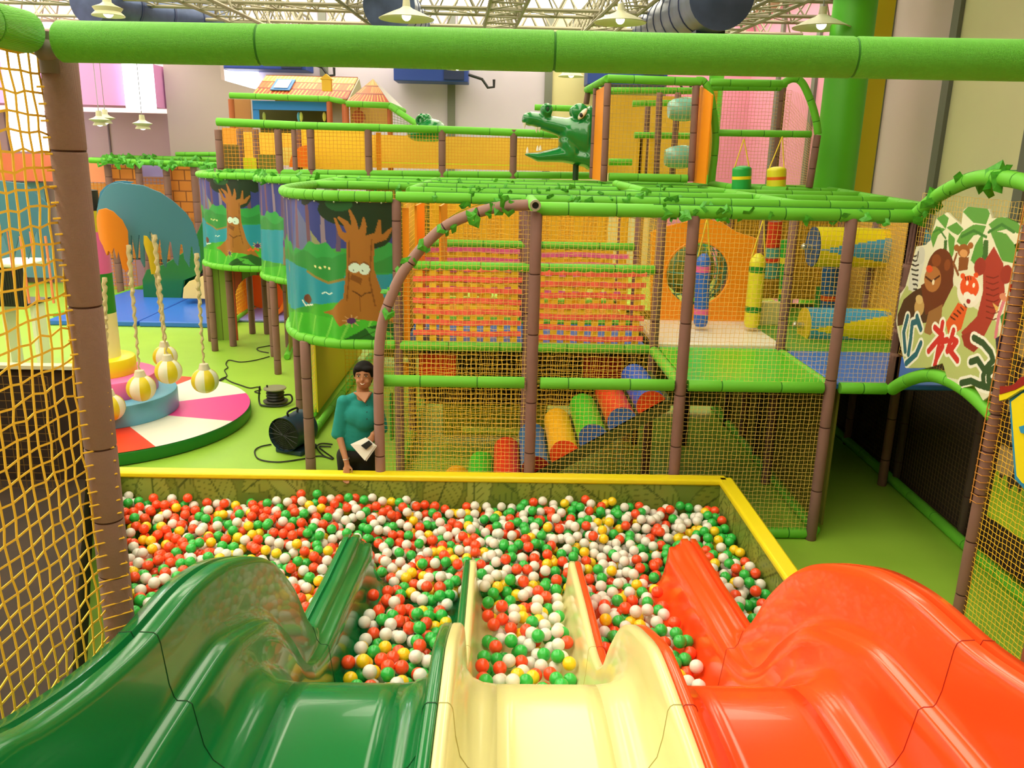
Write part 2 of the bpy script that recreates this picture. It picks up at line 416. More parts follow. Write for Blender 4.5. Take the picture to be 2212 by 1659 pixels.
# air ducts
DUCT = mat('duct_silver', '55648C', .35, metal=.6, var=.35, vscale=3); DB = mat('duct_band', '23305A', .4)
def duct(p0, p1, r, label, box=True):
    e = empty('air_duct', p0, label, 'air duct')
    mb = MB(); mb.tube([p0, p1], r, 28); mb.build('pipe', DUCT, e)
    a = Vector(p0); b = Vector(p1); L = (b-a).length; d = (b-a)/L
    for i in range(1, int(L/.9)):
        mb = MB(); c = a+d*.9*i; mb.tube([c-d*.03, c+d*.03], r*1.025, 28); mb.build('band', DB, e)
        if i % 3 == 1 and box:
            mb = MB(); mb.box((c.x, c.y, c.z-r-.08), (.4, .5, .22)); mb.build('outlet', DB, e, smooth=False)
duct(tuple(A(840, 10, y=14.5)), tuple(A(905, 72, y=21)), .42, 'dark banded air duct under the ceiling, left of the middle')
duct(tuple(A(1560, -10, y=11.5)), tuple(A(1390, 78, y=20)), .42, 'shiny banded air duct under the ceiling, right of the middle')
duct(tuple(A(190, -2, y=16)), tuple(A(470, 52, y=19.5)), .42, 'dusky purple-blue air duct at upper left, above the green rail', False)
# blue air handlers on the back wall
NB = mat('navy_box', '1F3F96', .5)
for (a, b, c, d, t) in ((472, 120, 662, 152, 'deep blue box on the far wall above the tiled roof'), (850, 125, 1011, 178, 'deep blue box on the far wall, middle of the three'), (1270, 140, 1440, 186, 'deep blue box on the far wall behind the arched tower')):
    p = A(a, b, y=22); q = A(c, d, y=22); e = empty('air_handler', ((p.x+q.x)/2, 22.4, q.z), t, 'air handler')
    mb = MB(); mb.box(((p.x+q.x)/2, 22.4, (p.z+q.z)/2), (q.x-p.x, .9, p.z-q.z)); hs_ = mb.build('housing', NB, e, smooth=False, bevel=.02)
    mb = MB(); mb.box((q.x-.35, 21.93, (p.z+q.z)/2), (.5, .06, (p.z-q.z)*.8)); mb.build('grille', mat('navy_grille', '14254F', .5), hs_, smooth=False)
    mb = MB(); z = q.z; mb.tube([(q.x, 22.2, z+.2), (q.x+.35, 22.2, z+.1), (q.x+.5, 22.2, z-.1), (q.x+.65, 22.2, z-.08), (q.x+.65, 22.2, z+.1)], .035, 8); mb.build('drain_pipe', BLACK, e)
# pendant lamps
SH = mat('lamp_shade_enamel', 'C9C7A6', .4); SHB = mat('lamp_glow', (1, .95, .82), .5, emit=6)
LAMPS = [(878, 30, 13.5, .42, 'large pale enamel'), (1340, 38, 14, .42, 'broad pale enamel'), (1775, 48, 12.5, .40, 'wide flared'), (988, 142, 20, .3, 'small shallow'), (1234, 158, 20, .3, 'small glowing'),
         (233, 22, 12.5, .22, 'small enamel'), (215, 262, 17.5, .13, 'pair of small, left one'), (228, 258, 18.5, .13, 'pair of small, right one'), (308, 270, 18, .15, 'single small clear')]
WHERE = ['left of middle under the ducts', 'right of middle under the trusses', 'beside the thick green column', 'just below the green rail near the middle', 'below the green rail left of the tower', 'above the green rail at upper left', 'before the mauve panels', 'before the mauve panels', 'before the mauve panels near the grey wall']
for (px, py, yy, r, t), wh in zip(LAMPS, WHERE):
    p = A(px, py, y=yy); e = empty('pendant_lamp', tuple(p), t+' pendant lamp hanging '+wh, 'pendant lamp')
    mb = MB(); mb.lathe([(.05, .2), (.06, .1), (.1, .07), (.2, .03), (r*.75, -.02), (r, -.07), (r*.98, -.08), (r*.7, -.03), (.05, .03)], p, 24); mb.build('lamp_shade', SH, e)
    shade_ = [c for c in e.children][0]; mb = MB(); mb.sphere((p.x, p.y, p.z-.03), .07, 12, 8); mb.build('bulb', SHB, shade_)
    mb = MB(); mb.tube([(p.x, p.y, p.z+.18), (p.x, p.y, min(ZC, p.z+3))], .008, 5); mb.build('cord', METAL, e)
# ---------------- near padded frame (the platform the photo is taken from) ----------------
nf = empty('platform_frame', (-1.06, 2.1, 0), 'near play frame with thick green top rail, brown corner post and yellow net', 'play frame')
rail(nf, [(-1.0, 2.02, 3.425), (-.3, 2.0, 3.428), (.35, 2.0, 3.428), (1.0, 1.97, 3.428), (2.4, 1.9, 3.43)], .0445, .62, [NGREEN, GREEN2], seg=40, gap=.003, jitter=.15, seed=5)
rail(nf, spline([(-1.075, 2.03, 3.445), (-1.09, 1.6, 3.44), (-1.12, .6, 3.43)], 6), .0455, .32, [NGREEN, GREEN2], seg=32, seed=3, gap=.003)
_pb = A(262, 1480, y=2.12)
mb = MB(); foam_tube(mb, [(-1.045, 2.1, 3.395), (-1.075, 2.12, 1.6), (-1.075, 2.12, 0)], .041, .33, 32, .5, .003, seed=12); mb.build('post', [NBROWN, BROWN2], nf)
mb = MB(); mb.tube([(-1.05, 2.07, 3.36), (-1.05, 2.07, 3.45)], .024, 16); mb.sphere((-1.05, 2.06, 3.41), .028, 14, 8); mb.build('pipe_joint', mat('joint_brown_grey', '6E625A', .6), nf)
mb = MB(); mb.box((.2, .2, 1.36), (3.3, 2.0, .08)); mb.build('platform_deck', MATWHITE, nf)
def nearnet(u, v): return (-1.085-.02*math.sin(u*3)*math.sin(v*2.2), 2.075-u+.015*math.sin(v*5), 1.55+v)
net(nf, nearnet, 1.0, 1.85, cell=.043, r=.0032, m=NNET, wob=.3, name='net')
mb = MB(); 
for s in range(46):
    z = 1.62+s*.038; mb.tube([(-1.085, 2.06, z), (-1.02, 2.1, z+.004), (-1.07, 2.145, z+.008)], .0025, 4)
mb.build('lashing', NNET, nf, smooth=False)
# right-hand posts of the same platform edge
# ---------------- the three slides ----------------
sep = smooth_tab([(1.0, 1.74), (1.72, 1.73), (1.985, 1.715), (2.27, 1.69), (2.55, 1.595), (2.82, 1.455), (3.05, 1.235), (3.25, .99), (3.45, .84), (3.7, .77), (4.2, .715), (4.93, .62)])
bed = smooth_tab([(1.0, 1.47), (2.0, 1.47), (2.3, 1.455), (2.5, 1.405), (2.7, 1.245), (2.95, .96), (3.2, .66), (3.5, .46), (3.9, .38), (4.93, .30)])
outer = smooth_tab([(.8, 2.19), (1.3, 2.12), (1.45, 2.06), (1.738, 1.975), (1.976, 1.93), (2.24, 1.91), (2.5, 1.855), (2.8, 1.735), (3.08, 1.575), (3.42, 1.255), (3.65, .95), (3.83, .80), (4.2, .758), (5.16, .68)])
XS = (-.85, -.147, .545, 1.235)
def section(y, i):
    a, b = XS[i], XS[i+1]; s = sep(y); d = bed(y); h = s-d; g = .0012
    def side(sg, xo):   # inner half profile from separator towards the bed
        return [(xo+sg*g, s-.07), (xo+sg*g, s-.005), (xo+sg*(g+.004), s), (xo+sg*.028, s), (xo+sg*.036, s-.006), (xo+sg*.042, s-.02), (xo+sg*.05, d+h*.55), (xo+sg*.062, d+h*.28), (xo+sg*.085, d+h*.12), (xo+sg*.12, d+h*.035), (xo+sg*.17, d)]
    def outerside(sg, xo):
        o = max(outer(y), s+.05)
        L = [(xo-sg*.165, o-.09), (xo-sg*.165, o-.006), (xo-sg*.160, o), (xo-sg*.128, o+.002), (xo-sg*.122, o-.016), (xo-sg*.110, o-.016), (xo-sg*.104, o+.002), (xo-sg*.068, o), (xo-sg*.058, o-.008), (xo-sg*.052, o-.03),
             (xo-sg*.040, s+(o-s)*.25), (xo-sg*.030, s+.012), (xo-sg*.022, s), (xo+sg*.005, s-.001), (xo+sg*.018, s-.01), (xo+sg*.028, d+h*.7), (xo+sg*.04, d+h*.4), (xo+sg*.062, d+h*.2), (xo+sg*.1, d+h*.06), (xo+sg*.16, d)]
        return L
    left = outerside(1, a) if i == 0 else side(1, a)
    right = outerside(-1, b) if i == 2 else side(-1, b)
    n0 = left[-1][0]; n1 = right[-1][0]
    mid = [(n0+(n1-n0)*t/6, d) for t in range(1, 6)]
    return left+mid+right[::-1], len(left), len(right)
def flareX(x, y, i):
    return x
GCOL = [('0C7A3C', 'green'), ('EBE4A4', 'cream'), ('FF5220', 'red')]
slides = []
for i, (c, nm) in enumerate(GCOL):
    m = mat('gelcoat_'+nm, c, .2, coat=.25, spec=.4)
    lab = ['glossy dark green wave slide with a tall outer wall, leftmost of the three', 'glossy cream wave slide between the green and the red slide', 'glossy orange-red wave slide with a tall outer wall, rightmost of the three'][i]
    e = empty('slide', ((XS[i]+XS[i+1])/2, 3, 0), lab, 'slide')
    y0, y1 = 1.0, 4.93; ny = 110; ys = [y0+(y1-y0)*k/ny for k in range(ny+1)]
    ob = {}
    S0, nl, nr = section(2, i); npt = len(S0)
    # ranges: left wall | bed | right wall
    cuts = [(0, nl-1, 'side_wall'), (nl-1, npt-nr, 'slide_bed'), (npt-nr, npt-1, 'side_wall')]
    for (ca, cb, pn) in cuts:
        mb = MB(); base = 0; long = (pn == 'side_wall' and ((i == 0 and ca == 0) or (i == 2 and ca > 0)))
        yy = ys+([4.98, 5.04, 5.1, 5.16] if long else [])
        for y in yy:
            P, _, _ = section(min(y, 4.93) if not long else y, i)
            for q in P[ca:cb+1]: mb.v.append((q[0], y, q[1]))
        k = cb-ca+1
        for j in range(len(yy)-1):
            for t in range(k-1): mb.f.append((j*k+t, j*k+t+1, (j+1)*k+t+1, (j+1)*k+t)); mb.m.append(0)
        o = mb.build(pn, m, e, angle=70)
        sd = o.modifiers.new('thickness', 'SOLIDIFY'); sd.thickness = .008; sd.offset = -1
        slides.append(o)
        if pn == 'slide_bed': bedo = o
    for ysm in (1.99, 3.72):
        P, _, _ = section(ysm, i); mb = MB()
        mb.tube([(q[0], ysm, q[1]+.0006) for q in P[1:-1]], .0018, 4, cap=False)
        mb.build('joint_seam', mat('seam_'+nm, ['06401F', 'B9B06A', 'A51E08'][i], .5), bedo, smooth=False)
    # support legs under the crest
    mb = MB(); xm = (XS[i]+XS[i+1])/2
    for dx in (-.2, .2): mb.tube([(xm+dx, 2.4, 0), (xm+dx, 2.4, bed(2.4)-.02)], .025, 10)
    mb.build('support_leg', METAL, e)
# ---------------- ball pit ----------------
LP = bpy.data.materials.new('leaf_print_vinyl'); LP.use_nodes = True; nt = LP.node_tree; b = nt.nodes['Principled BSDF']; b.inputs['Roughness'].default_value = .45
vl = nt.nodes.new('ShaderNodeVertexColor'); vl.layer_name = 'paint'; nt.links.new(vl.outputs['Color'], b.inputs['Base Color'])
def leafprint(L, Hh):
    """big overlapping leaves with dark veins"""
    def f(U, V):
        X = U*L; Y = V*Hh; P = Paint(X, Y, '6E8230'); rd = random.Random(int(L*10)); 
        n = int(L/.15)*2
        for k in range(n):
            cx = rd.uniform(0, L); cy = rd.uniform(-.05, Hh+.05); a = rd.uniform(-1, 1)+(1.57 if rd.random() < .5 else -1.57); ln = rd.uniform(.26, .36); wd = ln*.5
            ca, sa = math.cos(a), math.sin(a); dx = X-cx; dy = Y-cy; u = (dx*ca+dy*sa)/ln; v = (-dx*sa+dy*ca)/wd
            msk = (np.abs(u) < 1) & (np.abs(v) < (1-u*u)**1.0)
            P.fill(msk, rd.choice(['8E9C3E', '82923A', '98A548', '76882E']))
            P.fill(msk & (np.abs(v) > (1-u*u)*.9), '4A5E1A', .7)
            P.fill(msk & (np.abs(v) < .04), '44581A')
            P.fill(msk & (np.abs(((u-np.abs(v)*.45)*5) % 1-.5) < .06), '4A6018', .8)
        return P.C, None
    return f
PIT = [(-1.48, 2.95), (-3.13, 6.4), (1.9, 6.4), (1.9, 2.6)]
pit = empty('ball_pit', (-.7, 4.6, 0), 'rectangular ball pit enclosure with leaf-print inner walls and yellow top edge', 'ball pit')
def pitwall(p0, p1, nu):
    p0 = Vector((*p0, 0)); p1 = Vector((*p1, 0)); L = (p1-p0).length; d = (p1-p0).normalized(); nrm = Vector((d.y, -d.x, 0))
    painted('wall_panel', lambda u, v: tuple(p0+d*(u*L)+Vector((0, 0, .01+v*.57))), nu, 44, leafprint(L, .57), pit, LP)
    mb = MB(); c = (p0+p1)/2-nrm*.055; mb.box((c.x, c.y, .285), (L+.1, .09, .56), rz=math.atan2(d.y, d.x)); mb.build('wall_core', mat('pit_core', '7C8B2A', .6), pit, smooth=False)
    mb = MB(); q0 = p0-nrm*.05-d*.05; q1 = p1-nrm*.05+d*.05
    foam = [q0+Vector((0, 0, .595)), q1+Vector((0, 0, .595))]
    c = (foam[0]+foam[1])/2; LL = (q1-q0).length
    mb.box((c.x, c.y, .59), (LL+.03, .125, .055), rz=math.atan2(d.y, d.x)); mb.build('edge_pad', YELLOW, pit, bevel=.018)
pitwall(PIT[1], PIT[2], 400); pitwall(PIT[2], PIT[3], 300); pitwall(PIT[0], PIT[1], 300)
mb = MB(); mb.slab([(-1.5, 2.6, .02), (1.9, 2.6, .02), (1.9, 6.4, .02), (-3.2, 6.4, .02)], (0, 0, 1), .03); mb.build('pit_floor', mat('pit_floor', '4A6A22', .7), pit, smooth=False)
# balls
dg = bpy.context.evaluated_depsgraph_get(); vv = []; ff = []
for o in slides:
    n0 = len(vv); me = o.data; mw = o.matrix_world
    vv += [v.co.copy() for v in me.vertices]; ff += [tuple(i+n0 for i in p.vertices) for p in me.polygons]
bvh = BVHTree.FromPolygons(vv, ff)
BR = .039
def inpit(x, y):
    if y > 6.4-BR or y < 2.75 or x > 1.9-BR: return False
    xl = -1.48+(y-2.95)*(-1.65/3.45)
    return x > xl+BR
def hit_slide(p):
    _, _, _, d = bvh.find_nearest(p, .3)
    if d is not None and d < BR*.99: return True
    # under the bed or run-out: not possible to lie there
    h = bvh.ray_cast(p, Vector((0, 0, 1)), 3.0)
    return h[0] is not None and h[0].z < 1.3 and p.y > 2.9 and XS[0] < p.x < XS[3]
def surf(x, y):
    z = .34+.045*math.sin(x*1.7+1)*math.cos(y*1.3)+.03*math.sin(x*3.3-y*2.1)+.05*max(0, (y-5.6))
    if XS[0] < x < XS[3] and y < 4.93: z = max(z, bed(y)+.06+.02*math.sin(x*9+y*7))+.03*(y < 4.6)
    return z
spots = []
st = .0715
layers = [(0, 0), (-.052, .5), (.05, .33), (-.02, .25), (-.03, .7), (.02, .6), (-.075, .15)]
for li, (dz, off) in enumerate(layers):
    ny_ = int(3.8/(st*.87)); nx_ = int(5.4/st)
    for j in range(ny_):
        for i in range(nx_):
            if li == 2 and rng.rand() > .2: continue
            x = -3.4+(i+off+(j % 2)*.5)*st+rng.uniform(-.012, .012); y = 2.7+(j+off*.6)*st*.87+rng.uniform(-.012, .012)
            if not inpit(x, y): continue
            if XS[0] < x < XS[3] and y < 3.55+.12*math.sin(x*6)+(.06 if abs(x-.2) < .3 else 0)+(.0 if x < .5 else .03): continue
            z = surf(x, y)+dz+rng.uniform(-.012, .016)
            p = Vector((x, y, z))
            if hit_slide(p): continue
            spots.append(p)
# keep them apart
spots.sort(key=lambda p: -p.z); keep = []; cellmap = {}
for p in spots:
    k = (int(p.x/.08), int(p.y/.08), int(p.z/.08)); ok = True
    for a in (-1, 0, 1):
        for b_ in (-1, 0, 1):
            for c in (-1, 0, 1):
                for q in cellmap.get((k[0]+a, k[1]+b_, k[2]+c), ()):
                    if (q-p).length < BR*1.88: ok = False; break
                if not ok: break
            if not ok: break
        if not ok: break
    if ok: keep.append(p); cellmap.setdefault(k, []).append(p)
BC = [mat('ball_orange_red', 'FF5226', .3, coat=.3), mat('ball_green', '30BC4A', .3, coat=.3), mat('ball_white', 'ECE6DE', .3, coat=.3), mat('ball_yellow', 'FFD21C', .3, coat=.3)]
for m_ in BC:
    m_.node_tree.nodes['Principled BSDF'].inputs['Subsurface Weight'].default_value = 0
def ballcol(p):
    f = min(max((p.x+2.6)/4.2, 0), 1)      # more orange on the left, more white and green on the right
    w_ = [.42-.26*f, .2+.16*f, .24+.18*f, .14-.05*f]
    r_ = rng.rand()*sum(w_)
    for i_, q in enumerate(w_):
        r_ -= q
        if r_ < 0: return i_
    return 2
cols = [ballcol(p) for p in keep]
cand = []
for i_, p in enumerate(keep):
    px, py, d_ = PX(p)
    if not (0 < px < 2212 and 0 < py < 1640): continue
    dr = (p-CAMP); h = bvh.ray_cast(CAMP, dr.normalized(), dr.length-BR)
    if h[0] is not None: continue
    if px < 262 and py > 1000: continue
    up = any((q-p).length < BR*2.4 and q.z > p.z+.03 for q in cellmap.get((int(p.x/.08), int(p.y/.08), int(p.z/.08)), ()))
    if up: continue
    cand.append((d_, i_))
cand.sort(); indiv = set(i_ for _, i_ in cand[:300])
bm = bmesh.new(); bmesh.ops.create_icosphere(bm, subdivisions=3, radius=BR)
for f in bm.faces: f.smooth = True
bmes = []
for c in range(4):
    me = bpy.data.meshes.new('pit_ball'); bm.to_mesh(me); me.materials.append(BC[c]); bmes.append(me)
bm.free()
named = []
CN = ['orange-red', 'green', 'white', 'yellow']
for i_ in sorted(indiv):
    p = keep[i_]; o = bpy.data.objects.new('pit_ball', bmes[cols[i_]]); COL.objects.link(o); o.location = p
    if p.y < 4.95 and XS[0] < p.x < XS[3]:
        wh = 'in the lane of the green slide' if p.x < XS[1] else 'in the lane of the cream slide' if p.x < XS[2] else 'in the lane of the red slide'
    elif p.x <= XS[0]: wh = 'on the left of the green slide, near the brown post'
    elif p.x >= XS[3]: wh = 'right of the red slide, by the yellow-edged pit wall'
    else: wh = 'just beyond the slide ends'
    if p.y < 4.95 and XS[0] < p.x < XS[3]:
        kx = 0 if p.x < XS[1] else 1 if p.x < XS[2] else 2; f_ = (p.x-XS[kx])/(XS[kx+1]-XS[kx])
        ft = 'left' if f_ < .34 else 'middle' if f_ < .67 else 'right'
    else: ft = ['', '', '']; ft = 'left' if (p.x*2) % 1 < .5 else 'right'
    named.append((cols[i_], wh, ft, p, o))
ORD = ['nearest', 'second nearest', 'third nearest', 'fourth nearest', 'fifth nearest', 'sixth nearest', 'seventh nearest', 'eighth nearest', 'ninth nearest', 'tenth nearest', 'eleventh nearest', 'twelfth nearest']
cnt = {}
for c_, wh, ft, p, o in sorted(named, key=lambda t: t[3].y):
    if 'lane' in wh: key = (c_, wh, ft); t_ = wh+', '+ft+' third'
    else: key = (c_, wh); t_ = wh
    n_ = cnt.get(key, 0); cnt[key] = n_+1
    meta(o, '%s glossy %s ball %s' % (ORD[n_] if n_ < 12 else 'farther', CN[c_], t_), 'ball', '%s balls %s' % (CN[c_], wh))
bm = bmesh.new(); bmesh.ops.create_icosphere(bm, subdivisions=2, radius=BR); bv = np.array([v.co[:] for v in bm.verts]); bf = np.array([[v.index for v in f.verts] for f in bm.faces]); bm.free()
rest = [i_ for i_ in range(len(keep)) if i_ not in indiv]
V = np.concatenate([bv+np.array(keep[i_]) for i_ in rest]); F_ = np.concatenate([bf+k*len(bv) for k in range(len(rest))])
me = bpy.data.meshes.new('pit_balls'); me.vertices.add(len(V)); me.vertices.foreach_set('co', V.ravel()); me.loops.add(len(F_)*3); me.loops.foreach_set('vertex_index', F_.ravel().astype(np.int32))
me.polygons.add(len(F_)); me.polygons.foreach_set('loop_start', np.arange(0, len(F_)*3, 3, dtype=np.int32)); me.polygons.foreach_set('loop_total', np.full(len(F_), 3, np.int32))
for m_ in BC: me.materials.append(m_)
me.polygons.foreach_set('material_index', np.repeat([cols[i_] for i_ in rest], len(bf)).astype(np.int32)); me.polygons.foreach_set('use_smooth', [True]*len(F_)); me.update()
o = bpy.data.objects.new('pit_balls', me); COL.objects.link(o)
meta(o, 'mass of green, white, orange and yellow plastic balls filling the rest of the pit', 'balls', kind='stuff')
print('balls', len(keep), len(indiv))
# ---------------- vines ----------------
def vine(pts, n, label, spread=.07, size=.075, group=None):
    n = int(n*1.0); size *= .9; spread *= .9
    """garland of plastic leaves tied along a rail (one thing)"""
    mb = MB(); rd = random.Random(int(abs(pts[0][0]*31+pts[0][1]*17)+n)); P = [Vector(p) for p in pts]
    sp = spline([p+Vector((rd.uniform(-.02, .02), rd.uniform(-.02, .02), .052)) for p in P], 10); mb.tube(sp, .003, 4, 1)
    for i in range(n):
        t = rd.random()*(len(P)-1); k = int(t); c = P[k].lerp(P[k+1], t-k)+Vector((rd.uniform(-.03, .03), rd.uniform(-spread, .03)-.02, rd.uniform(-spread*1.3, spread*.8)))
        s = size*rd.uniform(.6, 1.15); rot = Matrix.Rotation(rd.uniform(0, 6.28), 3, 'Y') @ Matrix.Rotation(rd.uniform(-.8, .8), 3, 'X') @ Matrix.Rotation(rd.uniform(-.5, .5), 3, 'Z')
        sh = [(0, 0, 0), (.5, .1, -.35), (.62, .12, .1), (.3, .08, .45), (0, 0, .8), (-.3, .08, .45), (-.62, .12, .1), (-.5, .1, -.35), (0, -.08, .25)]
        vs = [c+rot @ Vector(q)*s for q in sh]
        mb.add(vs, [(8, i_, i_+1) for i_ in range(0, 7)]+[(8, 7, 0)], 0)
    o = mb.build('vine_garland', [LEAF, LEAFD], smooth=False); return meta(o, label, 'vine', group)
def edge_x(y): return 4.02+(y-7.85)*.185
X = [-.95, .30, 1.54, 2.79]; YR = [6.57, 7.85, 9.1, 10.4, 11.65, 12.9]
# ================= big climbing frame =================
cf = empty('climbing_frame', (1, 9, 0), 'large two-level climbing frame of green rails, brown posts and yellow nets behind the ball pit', 'climbing frame')
# posts
for x, y, z0, z1 in [(.30, 6.57, 0, 2.78), (1.54, 6.57, 0, 2.78), (2.79, 6.57, 0, 2.78), (3.3, 6.57, 1.4, 2.78),
                     (-.95, 7.85, 0, 2.78), (.30, 7.85, 0, 2.78), (1.54, 7.85, 0, 2.78), (2.79, 7.85, 0, 2.78), (4.0, 7.85, 0, 2.78),
                     (-.95, 9.1, 0, 2.78), (1.54, 9.1, 0, 2.78), (2.9, 9.1, 0, 2.78), (4.15, 9.1, 0, 2.78), (.30, 9.1, 1.4, 2.78),
                     (-.95, 10.4, 0, 2.78), (.3, 10.4, 1.4, 2.78), (1.54, 10.4, 1.4, 2.78), (2.9, 10.4, 0, 2.78), (4.3, 10.4, 0, 2.78)]:
    post(cf, x, y, z0, z1, .047 if y < 7 else .045, seed=int(x*50+y*7))
# top rails
for y in YR:
    xa = {6.57: .30, 7.85: -.95, 9.1: -.95, 10.4: -2.25, 11.65: -2.3, 12.9: -3.6}[y]; xb = 3.35 if y == 6.57 else edge_x(y)
    rail(cf, [(xa, y, 2.8), (xb, y, 2.8)], .052 if y < 7 else .05, .42, seed=int(y*10))
rail(cf, [(.3, 6.62, 2.8), (.3, 7.85, 2.8)], .05, .4); rail(cf, [(1.54, 9.1, 2.8), (1.54, 11.65, 2.8)], .05, .5)
rail(cf, [(3.36, 6.62, 2.8), (4.02, 7.85, 2.8), (edge_x(12.9), 12.9, 2.8)], .05, .5); rail(cf, [(2.79, 7.85, 2.8), (2.85, 12.9, 2.8)], .05, .6)
rail(cf, [(-2.25, 10.4, 2.8), (-2.32, 12.9, 2.8)], .05, .4); rail(cf, [(-.95, 9.1, 2.8), (-.95, 12.9, 2.8)], .05, .5)
mb = MB(); mb.lathe([(.026, 0), (.026, -.06), (.042, -.06), (.042, 0), (.026, 0)], (.285, 6.5, 2.83), 20, axis='y'); mb.build('pipe_end', STEEL, cf)
mb = MB(); mb.lathe([(.0, .0), (.026, 0)], (.285, 6.49, 2.83), 20, axis='y'); mb.build('pipe_end', BLACK, cf)
# arched brown entrance post
arch = spline([(-.955, 6.5, 0), (-.955, 6.5, .6), (-.955, 6.5, 1.3), (-.93, 6.5, 1.78), (-.84, 6.5, 2.09), (-.70, 6.5, 2.35), (-.42, 6.5, 2.645), (-.06, 6.5, 2.795), (.23, 6.5, 2.83)], 8)
rail(cf, arch, .043, .34, [mat('arch_brown_sleeve', '9A7670', .7), BROWN2], 'arched_post', seed=4)
# deck-level rails
for a, b in ((-.93, .24), (.37, 1.48), (1.60, 2.73), (2.87, 3.26)): rail(cf, [(a, 6.57, 1.385), (b, 6.57, 1.385)], .05, .5, seed=int(a*10))
for a, b in ((-.93, .25), (.35, 1.5)): rail(cf, [(a, 7.85, 1.39), (b, 7.85, 1.39)], .05, .5)
for y in (9.1, 10.4): rail(cf, [(-.9, y, 1.4), (1.5, y, 1.4)], .045, .5)
rail(cf, [(1.54, 6.62, 1.385), (1.54, 7.8, 1.385)], .05, .5); rail(cf, [(2.79, 6.62, 1.385), (2.79, 7.8, 1.385)], .045, .5)
rail(cf, [(-.9, 7.83, 2.17), (1.5, 7.83, 2.17)], .045, .6); rail(cf, [(-.9, 9.1, 2.25), (1.5, 9.1, 2.25)], .045, .6)
rail(cf, [(2.36, 6.6, .05), (2.84, 6.6, .05)], .05, .3); rail(cf, [(2.86, 6.65, .05), (2.9, 10.4, .05)], .045, .9)
rail(cf, [(-.9, 6.62, .05), (2.3, 6.62, .05)], .045, .6); rail(cf, [(-.95, 7.9, .06), (-.95, 10.4, .06)], .045, .6)
# decks
mb = MB(); mb.box((2.165, 7.22, 1.40), (1.16, 1.22, .05)); mb.build('deck_mat', LGREEN, cf, bevel=.01)
meta(bpy.data.objects[-1] if False else cf.children[-1], 'bright green square deck mat')
mb = MB(); mb.box((2.2, 8.48, 1.42), (1.25, 1.22, .06)); mb.build('deck_mat', MATWHITE, cf, bevel=.01)
mb = MB(); mb.box((3.37, 7.2, 1.39), (1.06, 1.2, .05)); mb.build('deck_mat', BLUE, cf, bevel=.01)
mb = MB(); mb.box((.3, 8.47, 1.36), (2.4, 1.2, .05)); mb.build('deck_mat', BLUE, cf, bevel=.01)
mb = MB(); mb.box((.3, 9.75, 1.36), (2.4, 1.25, .05)); mb.build('deck_mat', mat('deck_amber', 'D98A16', .6), cf, bevel=.01)
mb = MB(); mb.box((3.6, 9.1, 1.37), (1.4, 2.5, .05)); mb.build('deck_mat', mat('deck_green_dull', '5CA02A', .5), cf, bevel=.01)
mb = MB(); mb.box((3.05, 9.25, 1.52), (.5, .1, .26)); mb.build('step_block', CREAM, cf, bevel=.01)
# front nets
NC = .0365
def fnet(u, v): return (.02*0+(-.93+u), 6.57+.012*math.sin(v*4)*math.sin(u*2.5), .08+v)
def archclip(u, v):
    x = -.93+u; z = .08+v
    if x > .3: return True
    zt = lerp_tab([(-.95, 1.3), (-.93, 1.75), (-.84, 2.07), (-.70, 2.33), (-.42, 2.63), (-.06, 2.78), (.3, 2.8)], x); return z < zt
net(cf, fnet, 3.72, 2.7, cell=NC, r=.0019, m=NETT, wob=.22, clip=archclip)
netwall(cf, (2.82, 6.57), (3.27, 6.57), 1.44, 2.76, cell=NC, r=.0016, m=NETT, wob=.2)
netwall(cf, (2.83, 6.65), (2.9, 10.3), .1, 1.36, cell=.05, r=.0015, m=mat('olive_net', 'A8922A', .7), wob=0)
netwall(cf, (-.93, 7.85), (1.5, 7.85), .1, 1.36, cell=.05, r=.0026, m=NET, wob=.3)
netwall(cf, (-.93, 8.4), (1.5, 8.4), .1, 1.36, cell=.055, r=.0026, m=NET, wob=.4)
netwall(cf, (-.93, 9.1), (1.5, 9.1), 1.42, 2.76, cell=.05, r=.0028, m=NET, wob=.3)
netwall(cf, (-.93, 10.4), (1.5, 10.4), 1.42, 2.76, cell=.045, r=.0028, m=NET, wob=.3)
netwall(cf, (-.9, 8.0), (-.9, 10.3), 1.42, 2.76, cell=.05, r=.0022, m=NET)
netwall(cf, (1.54, 8.0), (1.54, 9.0), 1.42, 2.76, cell=.05, r=.0018, m=NET)
netwall(cf, (2.95, 10.35), (4.3, 10.35), 1.45, 2.76, cell=.045, r=.0024, m=NET)
netwall(cf, (4.02, 7.85), (4.3, 10.3), 1.45, 2.76, cell=.045, r=.0024, m=NET)
netwall(cf, (2.79, 9.6), (1.6, 9.6), 1.45, 2.76, cell=.05, r=.0018, m=NET)
# amber vinyl sheets
def sheet(par, p0, p1, z0, z1, m, th=.02, name='vinyl_panel'):
    p0 = Vector((*p0, 0)); p1 = Vector((*p1, 0)); d = (p1-p0); L = d.length; c = (p0+p1)/2
    mb = MB(); mb.box((c.x, c.y, (z0+z1)/2), (L, th, z1-z0), rz=math.atan2(d.y, d.x)); return mb.build(name, m, par, smooth=False)
AMB = mat('amber_sheet', 'FBB62A', .6, var=.12, vscale=2)
sheet(cf, (-.93, 11.4), (1.5, 11.4), 1.42, 2.72, AMB)
sheet(cf, (2.9, 10.9), (4.5, 10.9), 1.42, 2.72, mat('mustard_sheet', 'B38A22', .6))
sheet(cf, (4.5, 10.8), (4.15, 8.4), 1.42, 2.72, mat('beige_sheet', 'C8A060', .6))
for xx in (-.78, -.55): sheet(cf, (xx, 7.95), (xx+.02, 8.6), 1.42, 2.72, ORANGE)
sheet(cf, (-.9, 7.9), (-.84, 7.9), 1.42, 2.7, ORANGE)
